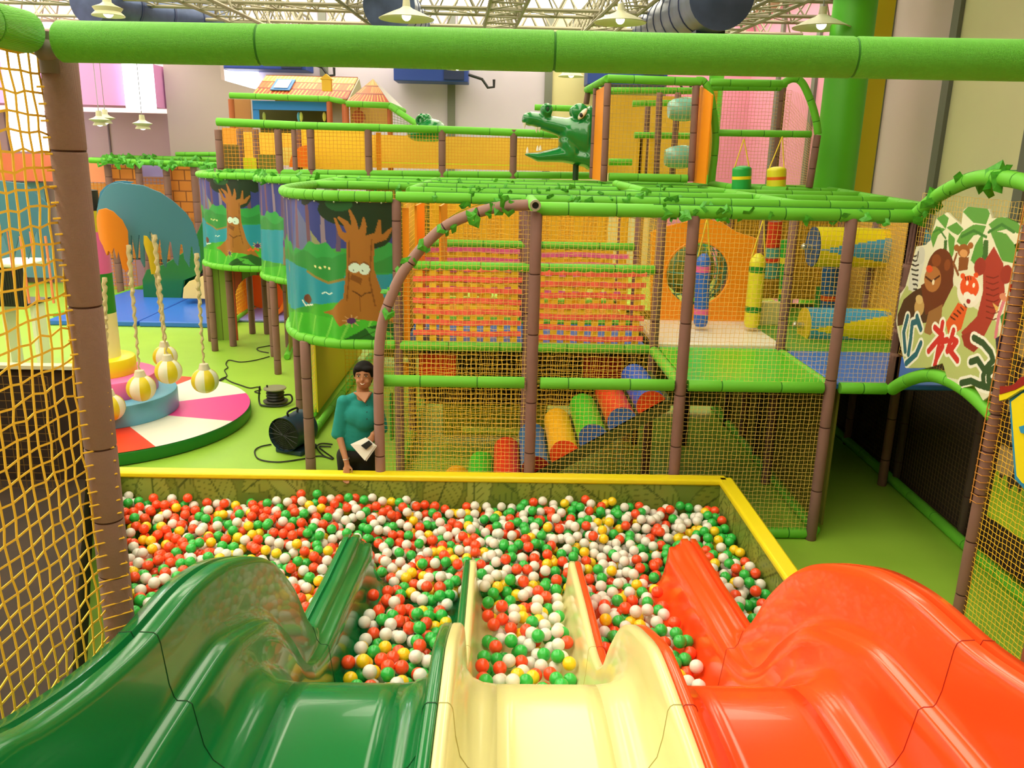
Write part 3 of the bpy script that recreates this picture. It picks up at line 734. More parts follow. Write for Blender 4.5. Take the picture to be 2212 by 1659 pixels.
for i in range(9):   # hanging amber straps behind the belts
    x = -.75+i*.27; sheet(cf, (x, 9.6), (x+.09, 9.6), 1.5, 2.7, PVCY, .006, 'hanging_strap')
# woven belt wall
PK = mat('belt_coral', 'FF6A58', .5); PK2 = mat('belt_pink', 'F26AA0', .5); BY = mat('belt_yellow', 'F0C028', .5)
for y_, zb_, n_, pk in ((7.80, 1.50, 7, PK), (8.95, 1.75, 5, PK2)):
    wv = empty('belt_wall', (.3, y_, zb_), 'wall of woven %s and yellow belts %s the front climbing frame' % (('coral', 'in the middle of') if y_ < 8 else ('pink', 'deeper inside')), 'woven belt wall')
    for (xa, xb) in ((-.80, .24), (.36, 1.42)):
        for k in range(n_):
            z = zb_+k*.105+(.03 if xa < 0 else 0); mb = MB(); nn = 16
            pts = [(xa+(xb-xa)*i/nn, y_-.006+.006*(1 if (i+k) % 2 else -1), z+.006*math.sin(i*.5+k)) for i in range(nn+1)]
            for p, q in zip(pts, pts[1:]):
                mb.add([(p[0], p[1], p[2]-.025), (q[0], q[1], q[2]-.025), (q[0], q[1], q[2]+.025), (p[0], p[1], p[2]+.025)], [(0, 1, 2, 3)])
            o = mb.build('horizontal_belt', pk, wv, smooth=False); s = o.modifiers.new('t', 'SOLIDIFY'); s.thickness = .004
        for i in range(8):
            x = xa+.06+i*(xb-xa-.08)/7.4; mb = MB(); pts = [(x, y_+.006-.004*(1 if (i*2+k) % 2 else -1), zb_-.05+k*.105) for k in range(n_+1)]
            for p, q in zip(pts, pts[1:]):
                mb.add([(p[0]-.034, p[1], p[2]), (p[0]+.034, p[1], p[2]), (q[0]+.034, q[1], q[2]), (q[0]-.034, q[1], q[2])], [(0, 1, 2, 3)])
            o = mb.build('vertical_belt', BY, wv, smooth=False); s = o.modifiers.new('t', 'SOLIDIFY'); s.thickness = .004
# under the deck: dark cloth, coloured pads
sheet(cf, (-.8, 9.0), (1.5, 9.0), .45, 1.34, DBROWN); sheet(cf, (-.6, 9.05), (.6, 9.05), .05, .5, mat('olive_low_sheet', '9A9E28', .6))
for c, (a, b, d, e_), yy in ((RED, (905, 762, 985, 812), 8.1), (mat('dark_red_pad', 'B02A18', .5), (1262, 768, 1345, 822), 8.1), (ORANGE, (869, 783, 884, 812), 8.2), (mat('mid_green_pad', '2E8A24', .5), (842, 850, 850, 950), 8.2)):
    p = A(a, b, y=yy); q = A(d, e_, y=yy); mb = MB(); mb.box(((p.x+q.x)/2, yy, (p.z+q.z)/2), (abs(q.x-p.x), .08, abs(p.z-q.z))); mb.build('foam_pad', c, cf, bevel=.01)
rail(cf, [(-.35, 8.3, .38), (.5, 8.3, .36)], .04, .4, [mat('olive_rail', 'A8B52C', .6), GREEN2])
rail(cf, [(-.55, 8.3, .95), (.6, 8.3, .93)], .035, .4, [mat('olive_rail', 'A8B52C', .6), GREEN2])
# olive sheets beneath the right deck
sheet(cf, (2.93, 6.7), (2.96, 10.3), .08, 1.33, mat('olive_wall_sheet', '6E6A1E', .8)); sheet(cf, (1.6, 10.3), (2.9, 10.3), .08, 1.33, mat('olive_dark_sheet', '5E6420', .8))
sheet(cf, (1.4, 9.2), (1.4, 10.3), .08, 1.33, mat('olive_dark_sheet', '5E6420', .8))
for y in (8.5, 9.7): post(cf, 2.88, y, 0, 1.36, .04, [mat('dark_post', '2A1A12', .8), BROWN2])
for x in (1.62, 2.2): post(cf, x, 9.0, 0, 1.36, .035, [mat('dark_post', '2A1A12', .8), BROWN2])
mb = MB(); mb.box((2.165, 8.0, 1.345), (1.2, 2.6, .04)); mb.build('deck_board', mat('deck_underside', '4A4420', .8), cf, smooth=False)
# ---------------- roller ramp ----------------
rr = empty('roller_ramp', (.4, 7.1, 0), 'sloping ramp of padded half-round bumpers climbing up to the green deck', 'climbing ramp')
mb = MB(); mb.slab([(-.45, 6.72, .02), (1.5, 6.72, 1.22), (1.5, 6.72, 1.12), (-.30, 6.72, .0)], (0, 1, 0), 1.0); mb.build('ramp_board', mat('ramp_board_olive', '3A4A14', .7), rr, smooth=False)
sl = math.atan2(1.2, 1.95)
RC = [('F2A81E', 'F2A81E', 'orange-yellow bumper'), ('3EBE2E', '3EBE2E', 'green bumper'), ('E03A1C', '3F8FD0', 'red bumper with blue end'), ('2E6FB0', '9A1E1E', 'blue bumper with dark red end'), ('F7B51E', 'FF4A1C', 'yellow bumper with orange-red end'), ('46C22E', '2566C8', 'green bumper with blue end'), ('E0421C', '2F6FD8', 'red bumper with blue end'), ('2F5FD0', 'FF4A1C', 'blue bumper with orange-red end')]
for i, (c, c2, lb) in enumerate(RC):
    t = (i+.25)/8.0; cx = -.42+t*1.95; cz = .04+t*1.22; r = .13; mb = MB(); N = 14
    ring = [(cx+math.cos(a)*r*math.cos(sl)-math.sin(a)*r*1.1*math.sin(sl), cz+math.cos(a)*r*math.sin(sl)+math.sin(a)*r*1.1*math.cos(sl)) for a in [math.pi*k/N for k in range(N+1)]]
    vs = [(x, 6.74, z) for x, z in ring]+[(x, 7.68, z) for x, z in ring]
    fs = [(k, k+N+1, k+N+2, k+1) for k in range(N)]+[(0, N, 2*N+1, N+1)]
    mb.add(vs, fs, 0); mb.add([(x, 6.74, z) for x, z in ring], [tuple(range(N+1))], 1); mb.add([(x, 7.68, z) for x, z in ring], [tuple(range(N, -1, -1))], 1)
    o = mb.build('bumper', [mat('bumper_'+c, c, .4), mat('bumper_'+c2, c2, .4)], rr, angle=30); o['label'] = lb
# ---------------- aisle right wall ----------------
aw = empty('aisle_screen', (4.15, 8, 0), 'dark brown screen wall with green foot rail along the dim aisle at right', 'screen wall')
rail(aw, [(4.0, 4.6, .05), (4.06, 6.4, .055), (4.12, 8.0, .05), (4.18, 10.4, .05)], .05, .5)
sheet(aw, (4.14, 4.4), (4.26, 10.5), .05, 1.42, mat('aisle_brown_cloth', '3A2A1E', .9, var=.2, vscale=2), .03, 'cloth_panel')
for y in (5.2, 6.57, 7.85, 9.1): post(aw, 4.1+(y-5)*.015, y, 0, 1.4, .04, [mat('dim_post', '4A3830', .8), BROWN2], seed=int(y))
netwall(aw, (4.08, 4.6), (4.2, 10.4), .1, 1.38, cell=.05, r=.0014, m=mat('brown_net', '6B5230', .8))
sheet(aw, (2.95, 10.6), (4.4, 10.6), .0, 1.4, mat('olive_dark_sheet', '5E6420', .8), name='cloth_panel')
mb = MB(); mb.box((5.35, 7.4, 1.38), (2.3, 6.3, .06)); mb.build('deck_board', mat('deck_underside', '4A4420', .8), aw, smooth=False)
# ---------------- sign frame on the right ----------------
sf = empty('sign_frame', (3.3, 5.7, 0), 'arched green-topped frame with yellow nets at the right edge carrying the animal sign', 'play frame')
rail(sf, spline([(3.3, 6.6, 2.80), (3.3, 6.27, 2.98), (3.3, 5.85, 3.105), (3.3, 5.5, 3.12), (3.3, 5.15, 3.08), (3.3, 4.7, 2.95)], 8), .053, .3, seed=8)
rail(sf, spline([(3.3, 6.55, 1.385), (3.3, 6.321, 1.525), (3.3, 6.0, 1.655), (3.3, 5.674, 1.69), (3.3, 5.4, 1.665), (3.3, 5.13, 1.60)], 8), .052, .3, seed=2)
post(sf, 3.3, 6.57, 1.4, 2.8, .047)
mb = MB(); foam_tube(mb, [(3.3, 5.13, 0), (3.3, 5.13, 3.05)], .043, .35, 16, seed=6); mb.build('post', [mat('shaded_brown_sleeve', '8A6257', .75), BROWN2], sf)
mb = MB(); foam_tube(mb, [(3.36, 4.42, 0), (3.36, 4.42, 3.0)], .06, .5, 18, seed=9); mb.build('post', [mat('red_brown_sleeve', '9C4A3A', .7), BROWN2], sf)
netwall(sf, (3.3, 6.52), (3.3, 5.18), 1.7, 2.98, cell=.037, r=.0016, m=NETT, wob=.2)
netwall(sf, (3.3, 5.1), (3.35, 4.48), .05, 2.9, cell=.037, r=.0018, m=NET, wob=.3)
mb = MB()
for s in range(40):
    z = 1.0+s*.05; mb.tube([(3.25, 5.16, z), (3.25, 5.08, z+.006), (3.35, 5.08, z)], .003, 4)
mb.tube([(3.25, 5.15, .98), (3.24, 5.14, 3.0)], .004, 5); mb.build('lashing', mat('tan_lashing', 'D08A38', .7), sf, smooth=False)
# printed stone-and-grass sheet beside it
def stones(U, V):
    Xs = U*.66; Ys = V*1.9; P = Paint(Xs, Ys, '241A12'); rd = random.Random(5)
    for j in range(8):
        for i in range(3):
            cx = .08+i*.25+(j % 2)*.12; cy = .42+j*.2; rx, ry = rd.uniform(.10, .125), rd.uniform(.08, .095)
            q = ((np.abs(Xs-cx)/rx)**3+(np.abs(Ys-cy-.02*math.sin(i*3+j))/ry)**3) < 1
            P.fill(q, rd.choice(['8E7A52', '847048', '9A865C'])); q2 = ((np.abs(Xs-cx+.01)/(rx*.8))**3+(np.abs(Ys-cy-.012)/(ry*.8))**3) < 1; P.fill(q2, 'A08A60', .4)
    P.fill(Ys < .3+.03*np.sin(Xs*60)+.02*np.sin(Xs*23), '7AA522'); P.fill(Ys < .16+.02*np.sin(Xs*40), '8FB52A')
    P.ell(.42, .22, .03, .035, 'C98A5A'); P.poly([(.5, .1), (.6, .5), (.62, .48), (.56, .1)], '3F8A2A')
    return P.C, None
painted('printed_sheet', lambda u, v: (3.335+.02*u, 5.08-u*.6, .92+v*1.9), 60, 150, stones, sf, vcol_mat('print_matte', .6), .004)
# yellow board with blue border
yb_ = empty('notice_board', (3.25, 4.7, 1.2), 'yellow board with blue border and red ribbon at the far right edge', 'sign board')
mb = MB(); P = [A(px, py, x=3.24) for px, py in [(2180, 862), (2212, 838), (2240, 820), (2250, 1075), (2212, 1056), (2192, 1035)]]; mb.slab(P, (1, 0, 0), .02); mb.build('board_edge', mat('board_blue', '2E93C8', .5), yb_, smooth=False)
mb = MB(); P = [A(px, py, x=3.235) for px, py in [(2188, 868), (2212, 850), (2240, 838), (2245, 1060), (2212, 1043), (2200, 1028)]]; mb.slab(P, (-1, 0, 0), .012); mb.build('board_face', YELLOW, yb_, smooth=False)
mb = MB(); P = [A(px, py, x=3.23) for px, py in [(2165, 852), (2200, 842), (2240, 815), (2240, 838), (2212, 842), (2180, 862), (2165, 866)]]; mb.slab(P, (-1, 0, 0), .02); mb.build('banner_strip', YELLOW, yb_, smooth=False)
mb = MB(); P = [A(px, py, x=3.228) for px, py in [(2167, 834), (2185, 834), (2198, 830), (2212, 815), (2230, 812), (2230, 826), (2200, 842), (2167, 852)]]; mb.slab(P, (-1, 0, 0), .022); mb.build('ribbon', mat('ribbon_red', '9A1E22', .4), yb_, smooth=False)
mb = MB(); P = [A(px, py, x=3.222) for px, py in [(2204, 922), (2218, 918), (2222, 938), (2208, 935)]]; mb.slab(P, (-1, 0, 0), .01); mb.build('blue_mark', mat('board_blue', '2E93C8', .5), yb_, smooth=False)
# ---------------- animal sign board ----------------
SW, SHt = 1.42, 1.42
def sp(px, py):
    """photo point -> coordinates on the sign plane (s along, z)"""
    p = A(px, py, x=3.27); return (6.57-p.y, p.z-1.5)
def signpaint(U, V):
    Xs = U*SW; Ys = V*SHt; P = Paint(Xs, Ys, 'E4E2C8')
    def z(x, y): return sp(1892+x*320/948, 360+y*320/948)   # points read in the enlarged view of the photo
    def pol(pts, c, a=1): P.poly([z(*q) for q in pts], c, a)
    def st(pts, w, c, w2=None): P.stroke([z(*q) for q in pts], w, c, w2=w2)
    def el(x, y, rx, ry, c, rot=0):
        ax = z(x+rx, y)[0]-z(x-rx, y)[0]; ay = z(x, y-ry)[1]-z(x, y+ry)[1]; P.ell(*z(x, y), ax/2, ay/2, c, rot=rot)
    OUT = [(270, 510), (330, 500), (360, 470), (400, 330), (470, 290), (560, 370), (570, 280), (640, 220), (720, 215), (760, 330), (840, 320), (948, 370), (948, 480), (900, 500), (925, 560), (900, 620), (900, 730), (890, 860), (850, 1010), (800, 1250), (780, 1440), (700, 1500), (640, 1400), (560, 1420), (470, 1360), (440, 1260), (340, 1290), (200, 1290), (150, 1060), (130, 920), (160, 820), (200, 770)]
    inside = Paint(Xs, Ys, '000000'); inside.poly([z(*q) for q in OUT], 'FFFFFF'); keep = inside.C[..., 0] > .5
    pol([(140, 900), (210, 760), (330, 900), (520, 760), (640, 900), (800, 1000), (800, 1420), (480, 1350), (200, 1280)], 'B9C47A')
    # palms
    pol([(445, 570), (450, 470), (470, 470), (465, 570)], '3A6A2E'); pol([(690, 600), (705, 470), (735, 470), (730, 600)], '3A6A2E')
    for fr in ([(460, 400), (400, 330), (440, 295), (480, 330)], [(460, 400), (400, 380), (360, 450), (380, 520), (410, 440)], [(465, 390), (530, 355), (575, 400), (540, 440), (500, 420)], [(480, 420), (520, 460), (510, 560), (490, 600), (475, 480)],
               [(720, 370), (640, 360), (570, 290), (640, 220), (700, 210), (745, 300)], [(720, 380), (640, 370), (560, 420), (530, 480), (580, 520), (640, 440), (700, 430)], [(735, 370), (800, 320), (900, 330), (948, 390), (930, 430), (850, 400), (770, 420)], [(740, 400), (850, 430), (920, 520), (900, 620), (820, 600), (780, 500)], [(700, 420), (650, 500), (620, 600), (660, 640), (700, 560)]):
        pol(fr, '5A9A3E')
    st([(460, 460), (420, 400), (380, 420)], .008, '3A7A2E'); st([(720, 450), (640, 410), (560, 450)], .010, '3A7A2E'); st([(735, 420), (820, 370), (900, 420)], .010, '3A7A2E')
    # zebra
    pol([(275, 540), (320, 520), (325, 600), (300, 700), (270, 800), (220, 790), (225, 700)], 'D8D8D0')
    for k in range(8): st([(232+k*3, 560+k*32), (262+k*2, 575+k*30), (290-k*2, 560+k*34)], .007, '33332E')
    el(300, 570, 26, 60, 'CFCFC6'); st([(285, 545), (275, 600)], .006, '33332E')
    # gorilla-like brown beast
    pol([(190, 850), (250, 800), (330, 760), (420, 940), (330, 1000), (240, 1000), (150, 1020), (150, 950)], '4A2A18')
    el(420, 680, 90, 160, '6B3018'); pol([(300, 760), (500, 640), (510, 760), (440, 900), (330, 950)], '6B3018'); el(375, 720, 55, 85, 'B0703A'); el(355, 655, 22, 24, 'E0522A'); el(400, 600, 30, 40, '8A4420'); el(470, 630, 20, 38, '8A4420')
    st([(330, 705), (370, 735), (420, 700)], .008, '4A1E10'); el(380, 740, 8, 18, 'F0E0C0')
    pol([(350, 930), (440, 880), (430, 1000), (360, 1080), (320, 1060)], '9A6A3A'); el(290, 900, 32, 60, 'C8A060'); el(290, 850, 24, 30, 'D8B878')
    # monkey
    el(575, 540, 40, 45, '9A5A28'); el(575, 555, 26, 26, 'D89A60'); el(530, 520, 18, 22, 'A0602A'); el(620, 505, 18, 22, 'A0602A'); pol([(545, 580), (610, 580), (600, 660), (540, 670)], '8A4E24'); st([(530, 560), (510, 620), (540, 690)], .012, '8A4E24')
    # elephant
    pol([(700, 620), (770, 510), (830, 620), (840, 800), (760, 980), (700, 1100), (600, 1150), (560, 1060), (660, 960), (700, 800)], 'A8362A'); el(680, 640, 38, 60, '9A2E24'); el(850, 690, 40, 62, '9A2E24')
    for k in range(8): st([(720, 700+k*38), (765, 715+k*38), (800, 700+k*38)], .004, '7A1E18')
    pol([(560, 1080), (640, 1050), (680, 1150), (640, 1190), (580, 1150)], '9A2E24')
    # tiger
    pol([(460, 1000), (540, 870), (600, 900), (560, 1040), (480, 1090)], 'E05A22'); el(610, 800, 80, 105, 'EDE6D8'); el(612, 770, 62, 75, 'E8521E'); el(570, 700, 16, 18, 'E8521E'); el(655, 695, 16, 18, 'E8521E'); el(598, 825, 24, 24, 'F0EDE4'); el(632, 840, 22, 24, 'F0EDE4'); el(606, 862, 14, 16, 'A8222A'); el(598, 745, 8, 16, 'F4F0E0'); el(640, 760, 8, 16, 'F4F0E0')
    for k in range(5): st([(490+k*22, 960-k*20), (520+k*18, 980-k*20)], .006, '5A1E10')
    for k in range(3): st([(585+k*18, 705), (590+k*16, 725)], .005, '5A1E10')
    # flamingo
    pol([(865, 760), (900, 740), (892, 830), (870, 800)], 'E8451E'); st([(845, 830), (820, 900), (800, 960), (780, 1090)], .016, 'D87A8A'); el(838, 835, 34, 26, 'D88A6A'); el(856, 822, 12, 14, 'F0EEE0'); pol([(760, 870), (800, 900), (790, 940)], 'E0B060')
    pol([(810, 960), (850, 920), (850, 1000), (820, 1020)], '3F8A3A'); pol([(780, 1100), (840, 1060), (830, 1180), (790, 1230)], '2A2440')
    # lettering: thick strokes with white outline
    L = [('1E6478', [[(215, 960), (190, 1060), (200, 1180)], [(245, 1000), (235, 1100), (220, 1200)], [(275, 960), (300, 1040)], [(300, 1130), (270, 1200), (205, 1260)], [(245, 1000), (280, 990), (300, 1040)]]),
         ('D02A2A', [[(390, 1030), (440, 1080), (400, 1120), (350, 1180)], [(440, 1000), (420, 1120), (400, 1230), (380, 1310)], [(430, 1120), (470, 1110)], [(510, 1050), (490, 1120), (470, 1180)], [(500, 1100), (530, 1120), (490, 1180), (535, 1240)], [(440, 1150), (400, 1230)]]),
         ('33502E', [[(640, 1095), (700, 1130), (750, 1190), (765, 1240), (720, 1290), (700, 1340), (705, 1400)], [(620, 1250), (665, 1235), (700, 1290)], [(775, 1290), (735, 1320), (735, 1370), (785, 1395)], [(560, 1385), (620, 1372), (700, 1405), (780, 1425)]])]
    for c, S in L:
        for s_ in S: st(s_, .044, 'F4F2E6')
    for c, S in L:
        for s_ in S: st(s_, .024, c)
    return P.C, keep
sg = empty('animal_sign', (3.27, 5.85, 1.5), 'cut-out sign of cartoon jungle animals, palms and Chinese lettering on the right arch', 'sign')
painted('sign_face', lambda u, v: (3.262, 6.57-u*SW, 1.5+v*SHt), 330, 330, signpaint, sg, vcol_mat('print_satin', .45), .014, False)
# ================= curtained tree bays =================
def treepaint(W_, Hh, s0, sc=1., mirror=False):
    """cartoon forest print: sleepy tree, pond, bushes; s runs along the curtain from its right end"""
    def f(U, V):
        S = U*W_; Z = V*Hh; P = Paint(S, Z, '3E9A3A'); k = sc
        P.poly([(-.1, .9), (W_+.1, .82), (W_+.1, 1.5), (-.1, 1.5)], '35408A')
        P.poly([(s0+.35*k, .85), (s0+.75*k, 1.3), (s0+.8*k, .8)], '8A8F6A'); P.poly([(s0+.5*k, .82), (s0+.55*k, 1.4), (s0+.95*k, 1.4), (s0+.9*k, .8)], '4A5AA8', .7)
        for q in range(int(W_/.16)+2):
            x = .15+q*.17; P.poly([(x, .78+.04*(q % 3)), (x+.015, 1.4), (x+.05, 1.4), (x+.055, .78+.04*(q % 3))], ['6B4A5A', '7A5A6E', '5E4A6A', '8A7A8E'][q % 4])
        P.fill((Z > .62) & (Z < .88+.05*np.sin(S*9+1)+.02*np.sin(S*31)), '2F9A4A')
        P.fill((Z > .66) & (Z < .80+.04*np.sin(S*13+2)), '27803A', .7)
        P.poly([(-.1, .28), (-.1, .66), (s0+.4*k, .62), (s0+.8*k, .70), (W_+.1, .62), (W_+.1, .2), (s0+.9*k, .22), (s0+.5*k, .34)], '1F8FA8')
        P.poly([(s0+.15*k, .60), (s0+.35*k, .55), (s0+.6*k, .64), (s0+.62*k, .72), (s0+.4*k, .80), (s0+.15*k, .78)], '2A8A3E'); P.stroke([(s0+.15*k, .60), (s0+.35*k, .55), (s0+.6*k, .64)], .012, '8A7A3A')
        for q in range(4): P.ell(s0+(.33+.05*q)*k, .69+.012*(q % 2), .014, .012, 'E8E4A0')
        P.stroke([(s0+.3*k, .46), (s0+.34*k, .44), (s0+.38*k, .46), (s0+.42*k, .44)], .005, 'D8EEE8')
        P.ell(s0+.62*k, .37, .05*k, .045, '6A3A2A'); P.stroke([(s0+.55*k, .32), (s0+.66*k, .30), (s0+.69*k, .35)], .007, 'E8F0E8')
        P.ell(s0+.1*k, .08, .62*k, .30, '3FA82E'); P.ell(s0+.6*k, -.05, .7*k, .28, '46B432')
        P.fill((Z < .16+.05*np.sin(S*3+1)), '46B432'); P.fill((np.abs((S*5+Z*2) % 1-.5) < .06) & (Z < .22), '8ADA5A', .6)
        # dark crown
        P.fill((Z > 1.22-.08*np.sin(S*5+s0)-.03*np.sin(S*23)) & (S < s0+.62*k), '14301C'); P.ell(s0+.12*k, 1.24, .3*k, .14, '14301C'); P.ell(s0-.15*k, 1.1, .16*k, .2, '14301C'); P.ell(s0+.2*k, 1.3, .14*k, .07, '1F5A2E')
        # trunk and branches
        T = 'A0682A'; T2 = '7A4A1C'
        P.poly([(s0-.15*k, .20), (s0-.36*k, .14), (s0-.2*k, .42), (s0-.13*k, .7), (s0-.14*k, 1.02), (s0+.02*k, .98), (s0+.13*k, 1.02), (s0+.13*k, .7), (s0+.16*k, .42), (s0+.30*k, .30), (s0+.42*k, .26), (s0+.30*k, .24), (s0+.2*k, .14), (s0+.08*k, .22)], T)
        for b in ([(s0+.10*k, .98), (s0+.18*k, 1.02), (s0+.24*k, 1.16)], [(s0+.06*k, 1.0), (s0+.13*k, 1.12), (s0+.2*k, 1.17)], [(s0+.03*k, 1.0), (s0+.05*k, 1.14), (s0+.09*k, 1.24)], [(s0-.10*k, .98), (s0-.17*k, 1.02), (s0-.19*k, 1.15)], [(s0-.12*k, .98), (s0-.22*k, 1.0), (s0-.29*k, 1.08)], [(s0-.02*k, 1.0), (s0-.05*k, 1.1), (s0-.05*k, 1.17)]):
            P.stroke(b, .045*k, T, w2=.012)
        P.stroke([(s0-.12*k, .98), (s0-.09*k, .6), (s0-.13*k, .35)], .006, T2); P.stroke([(s0+.10*k, .96), (s0+.11*k, .6), (s0+.13*k, .4)], .006, T2); P.stroke([(s0+.02*k, .3), (s0+.02*k, .45)], .006, T2)
        P.ell(s0+.055*k, .73, .05*k, .045, T2); P.ell(s0-.045*k, .72, .05*k, .05, T2)
        P.ell(s0+.055*k, .71, .056*k, .046, 'CFE6DC', rot=-.15); P.ell(s0-.04*k, .70, .056*k, .054, 'CFE6DC', rot=.3)
        P.ell(s0+.066*k, .69, .007, .008, '101010'); P.ell(s0-.025*k, .685, .007, .008, '101010')
        P.poly([(s0+.085*k, .65), (s0+.1*k, .60), (s0-.0*k, .55), (s0-.02*k, .61)], T2); P.stroke([(s0+.08*k, .49), (s0+.03*k, .46), (s0, .44), (s0-.04*k, .47), (s0-.1*k, .48)], .006, '5A3414')
        # flowers and leaves in front
        for (fx, fz, c) in ((.10, .20, '5A2A6A'), (-.34, .33, '5A2A6A')):
            for a in range(8): P.stroke([(s0+fx*k, fz), (s0+fx*k+.07*k*math.cos(a*.785), fz+.06*k*math.sin(a*.785))], .010, 'C8A070', w2=.003)
            P.ell(s0+fx*k, fz, .035*k, .03, c)
        for a in range(5): P.ell(s0+(-.22-.03*a)*k, .26+.02*(a % 2), .018, .018, 'E8622A')
        P.poly([(s0-.02*k, .13), (s0+.16*k, .02), (s0+.05*k, -.05), (s0-.4*k, -.05), (s0-.45*k, .1), (s0-.25*k, .2)], '1E5A24'); P.poly([(s0-.02*k, .14), (s0-.2*k, .12), (s0-.3*k, .03), (s0-.1*k, .05)], '4AA83A')
        P.stroke([(s0+.1*k, .0), (s0-.12*k, .1)], .004, '143A18')
        # a second little tree on the far side
        x2 = s0+1.05*k
        P.poly([(x2, .2), (x2+.02, .8), (x2+.1, .8), (x2+.14, .2)], '8A6A3A', .8); P.ell(x2+.1, .5, .03, .05, '6A3A8A'); P.ell(x2+.02, .62, .03, .04, 'E8A22A')
        return P.C, None
    return f
def bay(path, W_name, s0, sc, label, nu=260, mat_seed=0, ringr=.05):
    sp_ = spline([(x, y, 0) for x, y in path], 12); L = [0]
    for a, b in zip(sp_, sp_[1:]): L.append(L[-1]+(b-a).length)
    T = L[-1]; inner = .03
    def at(s):
        s = min(max(s, 0), T-1e-6)
        for i in range(len(sp_)-1):
            if s <= L[i+1]: return sp_[i].lerp(sp_[i+1], (s-L[i])/(L[i+1]-L[i]))
        return sp_[-1]
    e = empty('tree_curtain_bay', (sp_[len(sp_)//2].x, sp_[len(sp_)//2].y, 1.4), label, 'curtained bay')
    rail(e, [(p.x, p.y, 2.8) for p in sp_], ringr, .14, seed=3, gap=.004, name='top_ring'); rail(e, [(p.x, p.y, 1.4) for p in sp_], ringr, .16, seed=7, gap=.004, name='bottom_ring')
    def fn(u, v):
        p = at(u*T); w_ = .012*math.sin(u*T*22)*(1-v)+.008*math.sin(u*T*9+v*3); return (p.x+w_, p.y+w_, 1.43+v*1.32)
    painted('printed_curtain', fn, nu, 170, treepaint(T, 1.32, s0, sc), e, vcol_mat('curtain_print', .35))
    mb = MB()
    for i in range(int(T/.22)):
        p = at(.1+i*.22); mb.sphere((p.x, p.y-.03, 2.745), .009, 8, 5)
    mb.build('curtain_eyelets', STEEL, e)
    mb = MB(); P = [at(T*i/24) for i in range(25)]; c = Vector((max(p.x for p in P), max(p.y for p in P), 0))
    mb.slab([(p.x, p.y, 1.36) for p in P]+[(c.x, c.y, 1.36)], (0, 0, 1), .03); mb.build('bay_floor', mat('deck_underside', '4A4420', .8), e, smooth=False)
    return e
bay([(-.98, 7.83), (-1.3, 7.81), (-1.62, 7.87), (-1.98, 8.15), (-2.2, 8.68), (-2.27, 9.4), (-2.25, 10.35)], 'a', .31, 1., 'large curved curtain bay printed with a sleepy brown tree, nearest of the tree curtains', 420)
bay([(-2.5, 11.62), (-2.93, 11.70), (-3.25, 11.92), (-3.48, 12.3), (-3.56, 12.85)], 'b', -.45, .8, 'small curtain bay printed with pond and trunks, between the two tree-face curtains', 200)
bay([(-3.62, 12.92), (-4.0, 12.93), (-4.42, 13.12), (-4.74, 13.5), (-4.88, 14.1), (-4.9, 14.6)], 'c', .45, 1., 'curved curtain bay printed with a sleepy tree, farthest left above the plank hut', 300)
# posts and yellow screens beneath the bays
bs = empty('bay_posts', (-3, 11, 0), 'row of brown posts and yellow net screens standing beneath the curtained bays', 'posts')
for p, zt in (((672, 1018), 1.38), ((650, 905), 1.38), ((697, 866), 2.7), ((735, 812), 2.7), ((601, 808), 1.38), ((592, 770), 1.38), ((465, 758), 1.38), ((457, 737), 1.38)):
    q = A(*p, z=0); post(bs, q.x, q.y, 0, zt, .052, seed=p[0])
rail(bs, [(-2.25, 9.75, .07), (-2.24, 12.9, .07)], .05, .6); rail(bs, [(-2.1, 9.0, .06), (-2.0, 12.9, .06)], .045, .6)
rail(bs, [(-3.3, 12.7, .05), (-3.6, 14.6, .05)], .05, .5); rail(bs, [(-4.95, 14.9, .06), (-5.05, 18.2, .06)], .055, .8)
sheet(bs, (-2.18, 9.7), (-2.15, 12.9), .1, 1.36, mat('lemon_sheet', 'D8C41E', .6), name='lemon_panel')
netwall(bs, (-2.22, 9.7), (-2.2, 12.9), .1, 1.36, cell=.05, r=.003, m=NET)
netwall(bs, (-1.95, 10.4), (-.98, 10.4), .05, 2.75, cell=.05, r=.003, m=NET)
sheet(bs, (-1.9, 12.6), (-.9, 12.6), .1, 2.7, mat('olive_wall_sheet', '6E6A1E', .8))
sheet(bs, (-3.3, 12.9), (-3.5, 14.4), .1, 1.3, mat('olive_yellow', '8A8A22', .7)); netwall(bs, (-4.95, 15.0), (-5.05, 18.0), .1, 1.36, cell=.07, r=.005, m=NET)
# plank hut panel
hut = empty('plank_hut', (-4.3, 14.04, 0), 'green and red plank hut front with an arched doorway beneath the far tree curtain', 'play hut')
def planks(U, V):
    Xp = -4.98+U*1.5; Zp = V*1.36; P = Paint(Xp, Zp, '7A9A2E')
    for i in range(12):
        x = -4.98+i*.13; c = ['5E7A2A', '7A9A2E', '8AA83A', 'B0401E', 'A83A1C', '5E7A2A', '6A8A2A', '8A5A2A', 'B0401E', 'A03A1E', '6E8E2E', 'B0401E'][i]
        P.fill((Xp > x) & (Xp < x+.13), c); P.fill(np.abs(Xp-x) < .008, '3A2A12')
    keep = ~((((Xp+4.05)/.42)**2+((Zp-.72)/.42)**2 < 1) | ((np.abs(Xp+4.05) < .42) & (Zp < .72)))
    return P.C, keep
painted('plank_panel', lambda u, v: (-4.98+u*1.5, 14.04, v*1.36), 150, 130, planks, hut, vcol_mat('print_matte', .6), .03, False)
